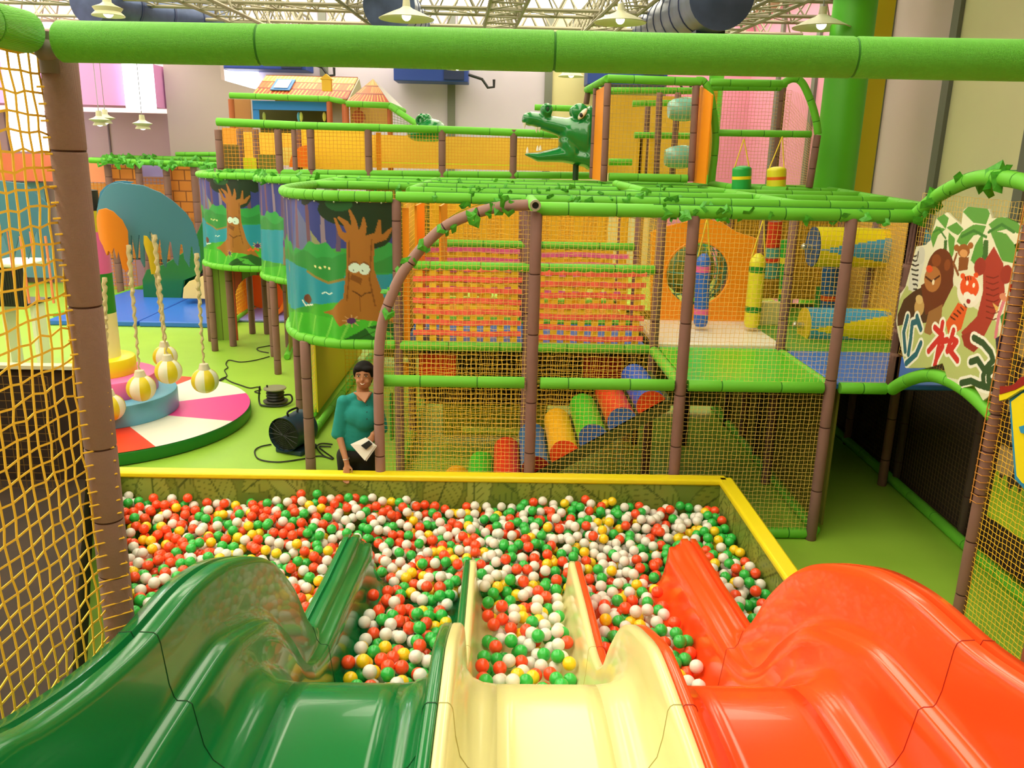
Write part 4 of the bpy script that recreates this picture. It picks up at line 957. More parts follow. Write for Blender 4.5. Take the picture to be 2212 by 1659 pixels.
# orange tube behind it
mb = MB(); p = A(535, 650, y=16.4); mb.lathe([(.62, -.4), (.64, 0), (.62, .5), (.55, .5), (.55, -.4), (.62, -.4)], (p.x+.3, 16.4, .55), 28, axis='y')
o = mb.build('crawl_tube', mat('orange_plastic', 'FF7A1A', .35)); meta(o, 'orange plastic crawl tube seen through the arch of the plank hut', 'crawl tube')
mb = MB(); mb.tube([(p.x+.3, 16.8, .55), (p.x+.3, 16.9, .55)], .53, 24); o = mb.build('tube_end_net', mat('orange_plastic', 'FF7A1A', .35)); bpy_parent(o, bpy.data.objects['crawl_tube'])
# ================= landing mats and slides on the far left =================
for k, (x0, x1, lab) in enumerate(((-8.25, -6.62, 'left'), (-6.58, -5.15, 'right'))):
    mb = MB(); mb.slab([(x0, 15.02, 0), (x1, 15.02, 0), (x1, 18.6, 0), (x0, 18.6, 0)], (0, 0, 1), .1); o = mb.build('landing_mat', BLUE, bevel=.02)
    meta(o, 'large blue landing mat before the far green slide, %s one of the pair' % lab, 'mat', 'blue landing mats')
mb = MB(); mb.slab([(-5.0, 15.6, 0), (-3.6, 15.6, 0), (-3.4, 18.6, 0), (-5.0, 18.6, 0)], (0, 0, 1), .06); o = mb.build('landing_mat', mat('lilac_mat', '8A8AD8', .4), bevel=.02); meta(o, 'lilac mat on the floor behind the plank hut doorway', 'mat')
rl = empty('foot_rail', (-8.4, 17, 0), 'green foot rail along the left side of the blue landing mats', 'rail'); rail(rl, [(-8.4, 15.6, .06), (-8.2, 19.2, .06)], .055, .8)
def sideslide(name, poly, y0, th, m, label, lip):
    e = empty(name, tuple(A(*poly[0], y=y0)), label, 'slide')
    for yy, pn in ((y0, 'side_wall'), (y0+th, 'side_wall')):
        mb = MB(); mb.slab([A(px, py, y=y0)+Vector((0, yy-y0, 0)) for px, py in poly], (0, 1, 0), .06); mb.build(pn, m, e, bevel=.015)
    mb = MB(); pts = [A(px, py, y=y0) for px, py in lip]
    for a, b in zip(pts, pts[1:]): mb.add([a, b, b+Vector((0, th, 0)), a+Vector((0, th, 0))], [(0, 1, 2, 3)])
    mb.build('slide_bed', m, e)
    return e
sideslide('slide', [(310, 645), (307, 605), (316, 583), (352, 572), (392, 548), (418, 520), (436, 478), (452, 478), (450, 560), (430, 592), (398, 606), (392, 645)], 17.6, .8, DGREEN, 'dark green plastic slide curving down to the blue mats far left', [(312, 622), (345, 612), (395, 590), (425, 560), (445, 510)])
sideslide('slide', [(394, 645), (396, 622), (408, 608), (452, 592), (452, 646)], 16.9, .7, mat('butter_plastic', 'F2D98A', .35), 'pale butter-coloured slide end beside the dark green one on the blue mats', [(396, 636), (420, 622), (452, 606)])
# ================= far-left brick-panel frame =================
lf = empty('play_structure', (-7.5, 18.8, 0), 'far left play frame with brick-print panels under vine-covered green rails', 'play frame')
def pq(px, py, y): return A(px, py, y=y)
a, b = pq(193, 346, 18.5), pq(480, 357, 18.5); rail(lf, [a, b], .06, .5); rail(lf, [pq(225, 340, 19.6), pq(470, 345, 19.6)], .06, .5); rail(lf, [pq(380, 333, 19.68), pq(478, 333, 19.68)], .05, .5)
for px in (232, 298, 358, 418): q = pq(px, 355, 18.6); post(lf, q.x, 18.6, 0, q.z, .075, seed=px)
BRK = bpy.data.materials.new('brick_print'); BRK.use_nodes = True; nt = BRK.node_tree; bt = nt.nodes.new('ShaderNodeTexBrick'); tc = nt.nodes.new('ShaderNodeTexCoord'); mp = nt.nodes.new('ShaderNodeMapping')
mp.inputs['Rotation'].default_value = (math.pi/2, 0, 0); nt.links.new(tc.outputs['Object'], mp.inputs['Vector']); nt.links.new(mp.outputs[0], bt.inputs['Vector'])
bt.inputs['Color1'].default_value = (*lin('D8842A'), 1); bt.inputs['Color2'].default_value = (*lin('C87424'), 1); bt.inputs['Mortar'].default_value = (*lin('8A4A1A'), 1); bt.inputs['Scale'].default_value = 2.2; bt.inputs['Mortar Size'].default_value = .03; bt.inputs['Row Height'].default_value = .5; bt.inputs['Brick Width'].default_value = .62
nt.links.new(bt.outputs['Color'], nt.nodes['Principled BSDF'].inputs['Base Color']); nt.nodes['Principled BSDF'].inputs['Roughness'].default_value = .6
def pxpanel(par, box, y, m, name='panel', th=.03):
    p, q = A(box[0], box[1], y=y), A(box[2], box[3], y=y); mb = MB(); mb.box(((p.x+q.x)/2, y, (p.z+q.z)/2), (abs(q.x-p.x), th, abs(p.z-q.z))); return mb.build(name, m, par, smooth=False)
pxpanel(lf, (238, 356, 297, 420), 18.8, BRK, 'brick_panel'); pxpanel(lf, (360, 358, 420, 470), 18.8, BRK, 'brick_panel'); pxpanel(lf, (300, 356, 358, 382), 18.9, mat('lilac_panel', '9A86C8', .6))
pxpanel(lf, (192, 352, 232, 394), 18.9, mat('salmon_panel', 'E8906A', .6)); pxpanel(lf, (240, 560, 330, 645), 19.6, mat('mauve_low_panel', 'B08AA8', .7))
pxpanel(lf, (190, 395, 450, 560), 19.7, mat('tan_backing', 'C88A4A', .7))
p, q = pq(192, 384, 18.9), pq(300, 640, 18.9); netwall(lf, (p.x, 18.9), (q.x, 18.9), max(q.z, .05), p.z, cell=.08, r=.008, m=mat('orange_net', 'E08A1E', .7))
p, q = pq(298, 384, 18.95), pq(440, 600, 18.95); netwall(lf, (p.x, 18.95), (q.x, 18.95), max(q.z, .3), p.z, cell=.08, r=.008, m=mat('orange_net', 'E08A1E', .7))
vine([pq(200, 345, 18.45), pq(330, 350, 18.45), pq(475, 356, 18.45)], 42, 'plastic leaf garland along the far left green rails', .08, .16, 'leaf garlands')
vine([pq(230, 339, 19.5), pq(330, 342, 19.5), pq(465, 345, 19.5)], 26, 'plastic leaf garland on the rail behind the far left front rail', .06, .15, 'leaf garlands')
# ================= palm carousel =================
def disc(cx, cy, r, z0, z1, mi, mb, bev=.03, seg=72):
    mb.lathe([(r-.005, z0), (r, z0+.01), (r, z1-bev), (r-bev*.3, z1-bev*.3), (r-bev, z1), (0, z1)], (cx, cy, 0), seg, mi)
CC = (-4.63, 9.5)
pc = empty('palm_carousel', (CC[0], CC[1], 0), 'soft palm-tree carousel with striped pole and round base of red, white and pink wedges', 'carousel')
mb = MB(); disc(CC[0], CC[1], 1.63, .01, .145, 0, mb, .02, 96); mb.build('base_drum', mat('base_green', '1E7A2A', .4), pc)
WC = [RED, WHITE, mat('hot_pink', 'F0409A', .35), WHITE]
angs = [(-105, -49.5, 0), (-49.5, -12, 1), (-12, 30.5, 2), (30.5, 72, 1), (72, 110, 0), (110, 165, 1), (165, 215, 2), (215, 255, 1)]
for a0, a1, c in angs:
    mb = MB(); n_ = 14; vs = [(CC[0], CC[1], .149)]+[(CC[0]+1.62*math.cos(math.radians(a0+(a1-a0)*k/n_)), CC[1]+1.62*math.sin(math.radians(a0+(a1-a0)*k/n_)), .149) for k in range(n_+1)]
    mb.add(vs, [(0, k, k+1) for k in range(1, n_+1)]); mb.build('wedge', WC[c], pc, smooth=False)
for r, z0, z1, m in ((.79, .15, .40, LBLUE), (.58, .40, .62, PINK), (.36, .62, .82, YELLOW)):
    mb = MB(); disc(CC[0], CC[1], r, z0, z1, 0, mb); mb.build('step_drum', m, pc)
zs = [.82, .90, 1.34, 1.80, 2.27, 2.5]; 
for k, m in enumerate((CREAM, CREAM, mat('band_green', '1F8A2A', .4), PINK, mat('band_yellow', 'D8C41E', .4))):
    mb = MB(); mb.lathe([(.185, zs[k]), (.185, zs[k+1])], (CC[0]+.02, CC[1], 0), 28); mb.build('pole_band', m, pc)
mb = MB(); mb.lathe([(.13, 2.5), (.13, 2.72), (0, 2.74)], (CC[0]+.02, CC[1], 0), 20); mb.build('pole_top', mat('dark_cap', '2A2418', .6), pc)
mb = MB(); mb.box((CC[0]-.02, CC[1]-.2, 2.34), (.14, .08, .3)); mb.build('motor_box', BLACK, pc, bevel=.01)
ZO = lambda pts: [(180+x*.217, 320+y*.217) for x, y in pts]
def frond(outline, y, bulge, m, name, off=(0, 0), par=pc):
    P2 = [(A(px, py, y=y).x, A(px, py, y=y).z) for px, py in outline]
    xs = [p[0] for p in P2]; zs_ = [p[1] for p in P2]; x0, x1, z0, z1 = min(xs), max(xs), min(zs_), max(zs_)
    cxx = (x0+x1)/2
    def pnt(U, V):
        Q = Paint(x0+U*(x1-x0), z0+V*(z1-z0), '000000'); Q.poly(P2, 'FFFFFF'); return Q.C, Q.C[..., 0] > .5
    o = painted(name, lambda u, v: (x0+u*(x1-x0)+off[0], y+off[1]-bulge*(1-(2*u-1)**2)*(1-.5*(1-v)**2)-.25*bulge*v, z0+v*(z1-z0)), 200, 200, pnt, par, m, .03)
    return o
BF = ZO([(160, 690), (170, 600), (230, 480), (300, 400), (380, 345), (470, 330), (540, 340), (700, 360), (850, 430), (960, 520), (1060, 640), (1110, 740), (1150, 900), (1172, 1060), (1165, 1190), (1120, 1130), (1095, 960), (1075, 1190), (1030, 1100), (1010, 930), (975, 1170), (940, 1120), (915, 900), (860, 1190), (832, 1120), (825, 880), (800, 1000), (790, 880), (745, 810), (735, 1120), (700, 1000), (690, 850), (655, 1190), (625, 1100), (640, 830), (590, 1110), (575, 1000), (560, 850), (530, 1150), (510, 1050), (490, 850), (472, 1120), (452, 1000), (440, 800), (240, 800)])
BLF = mat('frond_blue', '4A86A0', .6)
fr1 = frond(BF, 9.25, .22, BLF, 'blue_frond')
BK = ZO([(160, 700), (165, 560), (210, 430), (280, 370), (370, 325), (440, 322), (520, 335), (420, 380), (330, 460), (250, 560), (210, 700)])
frond(BK, 9.5, .1, mat('frond_blue_dark', '3F86AE', .55), 'blue_frond')
OF = ZO([(160, 770), (170, 690), (220, 605), (290, 588), (350, 620), (410, 710), (445, 820), (455, 1000), (462, 1200), (440, 1225), (410, 1190), (385, 1020), (370, 1100), (350, 980), (330, 1040), (300, 1010), (280, 1060), (240, 960), (190, 900)])
frond(OF, 8.95, .12, mat('frond_orange', 'F08A1E', .55), 'orange_frond')
YF = ZO([(600, 850), (660, 870), (700, 950), (720, 1100), (740, 1250), (690, 1250), (670, 1080), (640, 980)]); frond(YF, 9.1, .05, mat('frond_yellow', 'D8B81E', .55), 'yellow_frond')
# coconut swings
def swing(ptop, pball, y, r, lab):
    t = A(*ptop, y=y); b = A(*pball, y=y); e = empty('coconut_swing', tuple(b), lab, 'swing', 'coconut swings of the carousel')
    mb = MB(); N = 36; seg = 10; top = b+Vector((0, 0, r*1.35)); pts = []; rs = []
    for i in range(N+1):
        f_ = i/N; p = t.lerp(top, f_); pts.append(p+Vector((.008*math.sin(i*2.1), .008*math.cos(i*2.1), 0))); rs.append((.026*(1-f_)+.011*f_)+.004*math.sin(i*2.5))
    mb.tube(pts, .02, 8, rs=rs); mb.build('rope', mat('braided_rope', 'CDB98E', .85, bump=(60, .6)), e)
    mb = MB(); n_ = 40
    for i in range(17):
        th = math.pi*i/16
        for k in range(n_):
            a = 2*math.pi*k/n_; rr = r*(1+.035*abs(math.sin(a*4))-.03)*math.sin(th)
            mb.v.append((b.x+rr*math.cos(a+.3), b.y+rr*math.sin(a+.3), b.z+r*.95*math.cos(th)))
    for i in range(16):
        for k in range(n_):
            k2 = (k+1) % n_; mb.f.append((i*n_+k, (i+1)*n_+k, (i+1)*n_+k2, i*n_+k2)); mb.m.append((k*8//n_) % 2)
    mb.build('coconut_ball', [mat('coconut_yellow', 'DCC41E', .45), mat('coconut_white', 'E6E0CC', .45)], e)
    mb = MB(); mb.lathe([(r*.46, r*.75), (r*.38, r*1.0), (r*.3, r*1.28), (.0, r*1.36)], tuple(b), 16); mb.build('ball_collar', mat('collar_cream', 'D8CCB4', .7), [c for c in e.children if c.name.startswith('coconut_ball')][0])
swing((277, 530), (305, 838), 8.9, .158, 'yellow and white striped coconut ball hanging at left of the carousel drums')
swing((333, 508), (364, 802), 8.95, .148, 'striped coconut ball hanging in front of the overlapping pair')
swing((326, 500), (357, 770), 9.6, .142, 'striped coconut ball half hidden behind another one')
swing((424, 548), (443, 822), 8.9, .15, 'striped coconut ball hanging alone at the right over the pink wedge')
swing((225, 600), (238, 880), 8.75, .16, 'striped coconut ball mostly hidden behind the brown corner post')
# second palm carousel far left, seen through the near net
p2 = empty('palm_carousel', (-6.6, 10.5, 0), 'second soft palm carousel with broad blue frond, seen through the near yellow net', 'carousel')
frond([(-80, 470), (-40, 410), (20, 388), (70, 395), (108, 440), (112, 520), (100, 585), (88, 500), (72, 560), (60, 500), (40, 570), (25, 500), (0, 560), (-20, 500), (-40, 560)], 10.6, .2, BLF, 'blue_frond', par=p2)
ORF = mat('salmon_fringe', 'F0905A', .6)
for k, (a0, b0, c0, d0) in enumerate(((15, 500, 35, 640), (45, 510, 62, 655), (66, 500, 84, 650), (96, 510, 118, 655))): pxpanel(p2, (a0, b0, c0, d0), 10.2+.05*k, ORF, 'hanging_strip')
mb = MB(); mb.lathe([(.95, 0), (.95, .12), (0, .13)], (-6.9, 10.9, 0), 48); mb.build('base_drum', mat('lime_drum', '9CCB3A', .5), p2); mb = MB(); mb.lathe([(.13, .1), (.13, 2.6)], (-6.9, 10.9, 0), 20); mb.build('pole_band', mat('pale_pole', 'E8DCC8', .5), p2)
pxpanel(lf, (-20, 330, 120, 392), 19.4, mat('coral_panel', 'D8704A', .6)); pxpanel(lf, (-20, 392, 120, 600), 19.7, mat('teal_back', '5A8EA8', .6))
sh_ = empty('slatted_stand', (-7.4, 11.6, 0), 'white-topped stand with black vertical slats at the far left behind the net', 'stand')
p, q = A(-30, 572, y=11.6), A(62, 660, y=11.6)
mb = MB(); mb.box(((p.x+q.x)/2, 11.9, p.z), (q.x-p.x+.1, .7, .06)); mb.build('top', WHITE, sh_, bevel=.02)
for k in range(13): mb = MB(); mb.box((p.x+.04+k*(q.x-p.x-.08)/12, 11.6, (p.z+q.z)/2), (.03, .05, p.z-q.z-.03)); mb.build('slat', BLACK, sh_, smooth=False)
mb = MB(); mb.box(((p.x+q.x)/2, 11.9, q.z), (q.x-p.x, .6, .04)); mb.build('base', BLACK, sh_, smooth=False)
for k in (0, 1): mb = MB(); mb.box((p.x+.05+k*(q.x-p.x-.1), 11.9, q.z/2), (.05, .3, q.z)); mb.build('foot', WHITE, sh_, smooth=False)
# dark screen left of the pit
ds = empty('dark_screen', (-4.4, 6.0, 0), 'dark brown cloth screen and low stage at left, behind the near yellow net', 'screen')
DC = mat('dark_brown_screen', '33200F', .85, var=.35, vscale=3)
z1 = A(80, 806, y=6.4).z
mb = MB(); mb.box((-5.5, 6.56, z1/2), (4.45, .06, z1)); mb.build('cloth', DC, ds, smooth=False)
mb = MB(); mb.slab([(-1.66, 2.6, 0), (-1.82, 2.95, 0), (-3.40, 6.45, 0), (-3.42, 6.5, 0), (-7.6, 6.35, 0), (-7.6, .2, 0), (-2.0, .2, 0)], (0, 0, 1), .5); mb.build('stage', DC, ds, smooth=False)
mb = MB(); mb.box((-5.5, 6.54, z1+.02), (4.45, .1, .03)); mb.build('top_edge', mat('cream_edge', 'CFC8A0', .6), ds, smooth=False)
netwall(ds, (-3.52, 6.3), (-7.0, 6.3), .5, z1, cell=.07, r=.003, m=mat('brown_net2', '7A5A1E', .7))
# ================= fan, reel, cables =================
fan = empty('blower_fan', tuple(A(625, 983, z=0)), 'black drum-shaped blower fan with dark blue housing standing on the floor', 'fan')
fb = A(612, 938, y=8.45); ax = Vector((.42, 1, .0)).normalized(); fr_ = .185
c0 = Vector((fb.x, fb.y, .235)); c1 = c0+ax*.36
mb = MB(); mb.tube([c0, c0+ax*.03, c0+ax*.05, c1-ax*.05, c1-ax*.03, c1], fr_, 32, rs=[fr_*1.04, fr_*1.04, fr_, fr_, fr_*1.04, fr_*1.04], cap=False); fdr = mb.build('drum', mat('fan_navy', '1E3A4E', .45), fan)
mb = MB(); sd = Vector((ax.y, -ax.x, 0))
for k in range(1, 8):
    rr = fr_*k/8; mb.tube([c0-ax*.004+(sd*math.cos(a)+Vector((0, 0, 1))*math.sin(a))*rr for a in [2*math.pi*i/28 for i in range(28)]], .0025, 4, closed=True)
for i in range(8):
    a = math.pi*i/8; v = (sd*math.cos(a)+Vector((0, 0, 1))*math.sin(a))*fr_; mb.tube([c0-ax*.006-v, c0-ax*.006+v], .003, 4)
mb.build('grille', BLACK, fan)
mb = MB(); mb.tube([c0+ax*.04, c0+ax*.06], fr_*.97, 28); mb.build('fan_core', BLACK, fan)
mb = MB(); mb.box((c0.x+.09, c0.y+.17, .03), (.34, .3, .06), rz=-.4); mb.build('foot', mat('fan_navy', '1E3A4E', .45), fan, bevel=.015)
mb = MB(); h = c0+ax*.1; mb.tube(spline([h+Vector((0, 0, fr_)), h+Vector((0, 0, fr_+.05)), h+ax*.16+Vector((0, 0, fr_+.05)), h+ax*.16+Vector((0, 0, fr_))], 5), .012, 8); mb.build('handle', BLACK, fdr)
mb = MB(); s_ = c0+ax*.2+sd*(fr_+.003)+Vector((0, 0, .02)); mb.box(tuple(s_), (.004, .05, .07), rz=-.4); mb.build('warning_sticker', mat('sticker_red', 'B0403A', .5), fdr, smooth=False)
rb = A(600, 873, z=0); re_ = empty('cable_reel', tuple(rb), 'black cable reel with grey flange standing on the lime floor', 'cable reel')
x, y = rb.x-.03, rb.y+.02
mb = MB(); mb.lathe([(.0, .03), (.155, .03), (.16, .045), (.10, .05), (.0, .05)], (x, y, 0), 28); mb.build('lower_flange', mat('reel_grey', '4A4A40', .5), re_)
mb = MB(); mb.lathe([(.11, .05), (.118, .07), (.108, .09), (.118, .11), (.108, .13), (.118, .15), (.108, .17), (.115, .2), (.0, .2)], (x, y, 0), 28); mb.build('cable_drum', BLACK, re_)
mb = MB(); mb.lathe([(.0, .2), (.14, .2), (.145, .21), (.14, .22), (.0, .222)], (x, y, 0), 28); mb.build('upper_flange', mat('reel_pale', '8A8A70', .5), re_)
mb = MB(); mb.tube(spline([(x-.19, y-.02, .24), (x-.2, y-.05, .05), (x-.12, y-.16, .02), (x+.12, y-.16, .02), (x+.22, y-.05, .05), (x+.2, y, .12), (x+.12, y, .12)], 6), .012, 8); mb.build('stand', BLACK, re_)
mb = MB(); mb.lathe([(.0, .22), (.012, .22), (.012, .25), (.0, .25)], (x-.1, y, 0), 10); mb.build('crank_knob', BLACK, bpy.data.objects['upper_flange'])
CB = mat('black_cable', '14140F', .5)
def cable(pts, lab, r=.008):
    mb = MB(); mb.tube(spline([A(px, py, z=.012) for px, py in pts], 8), r, 6); o = mb.build('power_cable', CB); meta(o, lab, 'cable', 'black cables on the floor')
cable([(582, 770), (552, 778), (520, 782), (495, 778), (488, 786), (492, 794), (485, 800), (490, 812), (478, 818), (472, 824), (484, 818), (488, 816)], 'black cable snaking from the brown post foot past the striped coconut ball')
cable([(488, 818), (500, 825), (520, 832), (540, 838), (558, 836), (562, 842), (550, 846), (562, 850)], 'black cable running along the floor to the cable reel')
cable([(592, 745), (575, 748), (556, 752), (560, 758), (580, 762)], 'short black cable loop beside the brown posts at the bays')
cable([(586, 960), (562, 965), (550, 975), (560, 992), (600, 998), (650, 992), (690, 985), (718, 992)], 'black cable looping in front of the blower fan')
cable([(718, 960), (695, 958), (684, 966), (700, 985), (720, 990), (700, 975), (690, 965), (715, 965)], 'coiled black cable on the floor between the fan and the woman')
# ================= inside the right deck: orange wall, bags, rollers =================
ow = empty('orange_wall', (2.25, 9.12, 1.42), 'wavy orange panel with a round hole rising behind the white deck mat', 'panel')
OP = [A(px, py, y=9.1) for px, py in [(1405, 697), (1405, 500), (1440, 488), (1490, 476), (1530, 472), (1560, 480), (1590, 500), (1615, 508), (1634, 514), (1632, 705)]]
hc = A(1506, 592, y=9.1); hr = .36
def owp(U, V):
    x0, x1, z0, z1 = 1.62, 2.95, 1.38, 2.65; Xq = x0+U*(x1-x0); Zq = z0+V*(z1-z0); Q = Paint(Xq, Zq, '000000'); Q.poly([(p.x, p.z) for p in OP], 'FFFFFF'); keep = Q.C[..., 0] > .5
    keep &= ((Xq-hc.x)**2+(Zq-hc.z)**2 > hr*hr); Q.fill(np.ones_like(Xq, bool), 'FF9A10'); return Q.C, keep
painted('panel_face', lambda u, v: (1.62+u*1.33, 9.1, 1.38+v*1.27), 190, 180, owp, ow, vcol_mat('print_satin', .45), .05, False)
mb = MB(); mb.tube([hc+Vector((math.cos(a)*hr, -.01, math.sin(a)*hr)) for a in [2*math.pi*i/48 for i in range(48)]], .02, 8, closed=True); mb.build('hole_rim', ORANGE, ow)
nb_ = empty('net_ball', (hc.x, 9.5, hc.z), 'round climbing ball of teal and yellow net behind the hole of the orange panel', 'net ball')
mb = MB(); 
for k in range(10):
    a = math.pi*k/10; mb.tube([hc+Vector((math.cos(t)*.42*math.cos(a), .42+math.cos(t)*.42*math.sin(a), math.sin(t)*.42)) for t in [2*math.pi*i/36 for i in range(36)]], .007, 5, closed=True)
for k in range(1, 10):
    t = -1.57+math.pi*k/10; mb.tube([hc+Vector((math.cos(t)*.42*math.cos(a), .42+math.cos(t)*.42*math.sin(a), math.sin(t)*.42)) for a in [2*math.pi*i/36 for i in range(36)]], .007, 5, closed=True)
mb.build('net_shell', mat('teal_net', '5AAE9A', .6), nb_, smooth=False); mb = MB(); mb.sphere(hc+Vector((0, .42, 0)), .3, 20, 14); mb.build('inner_ball', mat('olive_ball', '8A9A3A', .5), nb_)
def bag(ptop, pbot, y, r, c1, c2, bands, lab, ph, capc=None):
    t = A(*ptop, y=y); b = A(*pbot, y=y); e = empty('punch_bag', (t.x, y, b.z), lab, 'punch bag'); ax_ = (t-b); L_ = ax_.length
    mb = MB(); prof = [(0, b)]; N = 24
    pts = []; rs = []; mis = []
    for i in range(N+1):
        f_ = i/N; pts.append(b+ax_*f_); rs.append(r*(.75 if i == 0 else .96 if i == 1 else .35 if i == N else .74 if i == N-1 else .93 if i == N-2 else 1)); mis.append(1 if any(a_ <= f_ < c_ for a_, c_ in bands) else 0)
    mb.tube(pts, r, 24, rs=rs, mis=mis); mb.build('bag', [c1, c2], e)
    h = A(*ph, y=y); mb = MB()
    for s in (-1, 1): mb.tube([t+Vector((s*r*.8, 0, -.03)), h], .008, 5)
    mb.build('strap', mat('strap_yellow', 'F0D23A', .6), e)
bag((1521, 548), (1513, 704), 8.55, .075, BLUE, PINK, [(.14, .24), (.74, .82)], 'blue punch bag with pink bands hanging above the white mat', (1528, 470))
bag((1639, 548), (1623, 706), 8.55, .083, mat('lemon_bag', 'E6DE2E', .4), mat('bag_green', '1F8A2A', .4), [(.18, .27), (.73, .81)], 'yellow punch bag with two green bands at the orange panel edge', (1650, 470))
bag((1603, 358), (1601, 412), 10.8, .12, mat('bag_emerald', '1FA84A', .35), YELLOW, [(.42, .58)], 'emerald punch bag with yellow band standing up above the top rails', (1607, 300))
bag((1678, 360), (1676, 412), 10.8, .12, mat('lemon_bag', 'E6DE2E', .4), mat('bag_orange', 'F0641E', .4), [(.45, .58)], 'yellow punch bag with orange band above the top rails', (1690, 295))
def roller(pa, pb, y, r, c1, c2, lab, cap):
    a = A(*pa, y=y); b = A(*pb, y=y); a.z = b.z = (a.z+b.z)/2; e = empty('striped_roller', tuple(a), lab, 'roller')
    mb = MB(); N = 110; seg = 72
    for i in range(N+1):
        for k in range(seg):
            t = 2*math.pi*k/seg; mb.v.append((a.x+(b.x-a.x)*i/N, a.y+math.cos(t)*r, a.z+math.sin(t)*r))
    for i in range(N):
        for k in range(seg):
            k2 = (k+1) % seg; mb.f.append((i*seg+k, i*seg+k2, (i+1)*seg+k2, (i+1)*seg+k)); ph = (k/seg*3) % 1; f_ = (i+.5)/N
            mb.m.append(1 if abs(ph-.5) < .5*f_ else 0)
    mb.build('roller_skin', [c1, c2], e)
    mb = MB(); mb.tube([(a.x-.012, a.y, a.z), (a.x, a.y, a.z)], r*.99, 32); mb.build('end_cap', cap, e)
    mb = MB(); mb.tube([(a.x-.1, a.y, a.z), (a.x, a.y, a.z)], .03, 12); mb.sphere((a.x-.1, a.y, a.z), .035, 12, 8); mb.build('axle', STEEL, e.children[-1])
RY = mat('roller_yellow', 'F0DC1E', .35); RB = mat('roller_blue', '4AA8DC', .35)
roller((1757, 531), (1990, 540), 9.0, .215, RY, RB, 'upper yellow roller with tapering blue stripes beyond the right deck', mat('cap_navy', '2A4A7A', .5))
roller((1738, 700), (1935, 708), 8.6, .19, RB, RY, 'lower blue roller with tapering yellow stripes behind the blue mat', mat('cap_yellow', 'E6C82A', .5))
# small vertical bumpers between
for px, py0, py1, y, r, cs, lab in ((1700, 518, 650, 9.9, .07, [('2AA83A', 0, 1), ('E8D82E', .62, .72), ('E8D82E', .12, .2)], 'slim green bumper with yellow bands behind the right deck'), (1672, 478, 600, 10.1, .10, [('5AA8A0', 0, 1), ('E03A1C', .55, 1), ('E03A1C', .28, .36)], 'teal and red bumper behind the slim green one'), (1800, 560, 672, 9.7, .12, [('1F5A9A', 0, 1), ('E0521E', .22, .32)], 'dark blue upright bumper with orange band below the upper roller'), (1775, 620, 672, 9.9, .06, [('2F8A3A', 0, 1)], 'short green bumper left of the dark blue one')):
    t = A(px, py0, y=y); b = A(px-6, py1, y=y); e = empty('upright_bumper', tuple(b), lab, 'bumper')
    for i, (c, f0, f1) in enumerate(cs):
        mb = MB(); mb.tube([b.lerp(t, f0), b.lerp(t, f1)], r+(.002 if i else 0), 20); mb.build('band' if i else 'body', mat('bump_'+c, c, .4), e)
# vines on the big frame
for y, xs_, n_, lab in ((6.57, (1.2, 3.1), 26, 'leaf garland along the nearest top rail right of the arch'), (7.85, (-.6, 2.0), 40, 'leaf garland on the second top rail of the big frame'), (9.1, (-.8, 2.2), 36, 'leaf garland on the third top rail of the big frame'), (10.4, (-1.5, 2.6), 40, 'leaf garland on the fourth top rail of the big frame'), (11.65, (-2.2, 3.4), 34, 'leaf garland on the fifth top rail of the big frame')):
    vine([(xs_[0]+(xs_[1]-xs_[0])*i/4, y-.01, 2.8) for i in range(5)], n_, lab, .06, .085, 'leaf garlands')
vine([tuple(p) for p in arch[26::4]], 30, 'leaf garland wound around the brown entrance arch', .05, .1, 'leaf garlands')
vine([(3.3, 6.5, 2.85), (3.3, 6.27, 2.98), (3.3, 5.85, 3.105), (3.3, 5.4, 3.12)], 12, 'leaf garland on the arch above the animal sign', .06, .13, 'leaf garlands')
vine([(-2.5, 11.6, 2.82), (-3.3, 11.9, 2.82), (-3.6, 12.9, 2.82), (-4.4, 13.1, 2.82), (-4.85, 13.8, 2.82)], 44, 'leaf garland on the rings of the two far tree curtains', .06, .13, 'leaf garlands')
# ================= rear raised walkway =================
YK = 13.6
rw = empty('rear_walkway', (-1.6, YK, 0), 'long raised walkway frame at the back with green handrail and amber nets', 'play frame')
T_ = lambda px, py, y=YK: A(px, py, y=y)
rail(rw, [T_(468, 263), T_(640, 271)], .062, .9); rail(rw, [T_(640, 271), T_(955, 280), T_(1150, 288), T_(1245, 292)], .058, .8)
rail(rw, [T_(468, 372), T_(1300, 380)], .055, .6)
for px in (471, 600, 634, 670, 795, 955, 1110): q = T_(px, 280); post(rw, q.x, YK, 0, q.z, .058 if px != 634 else .04, seed=px)
for px in (517, 551, 643): q = T_(px, 275, 14.6); post(rw, q.x, 14.6, 0, q.z-.03, .055, seed=px)
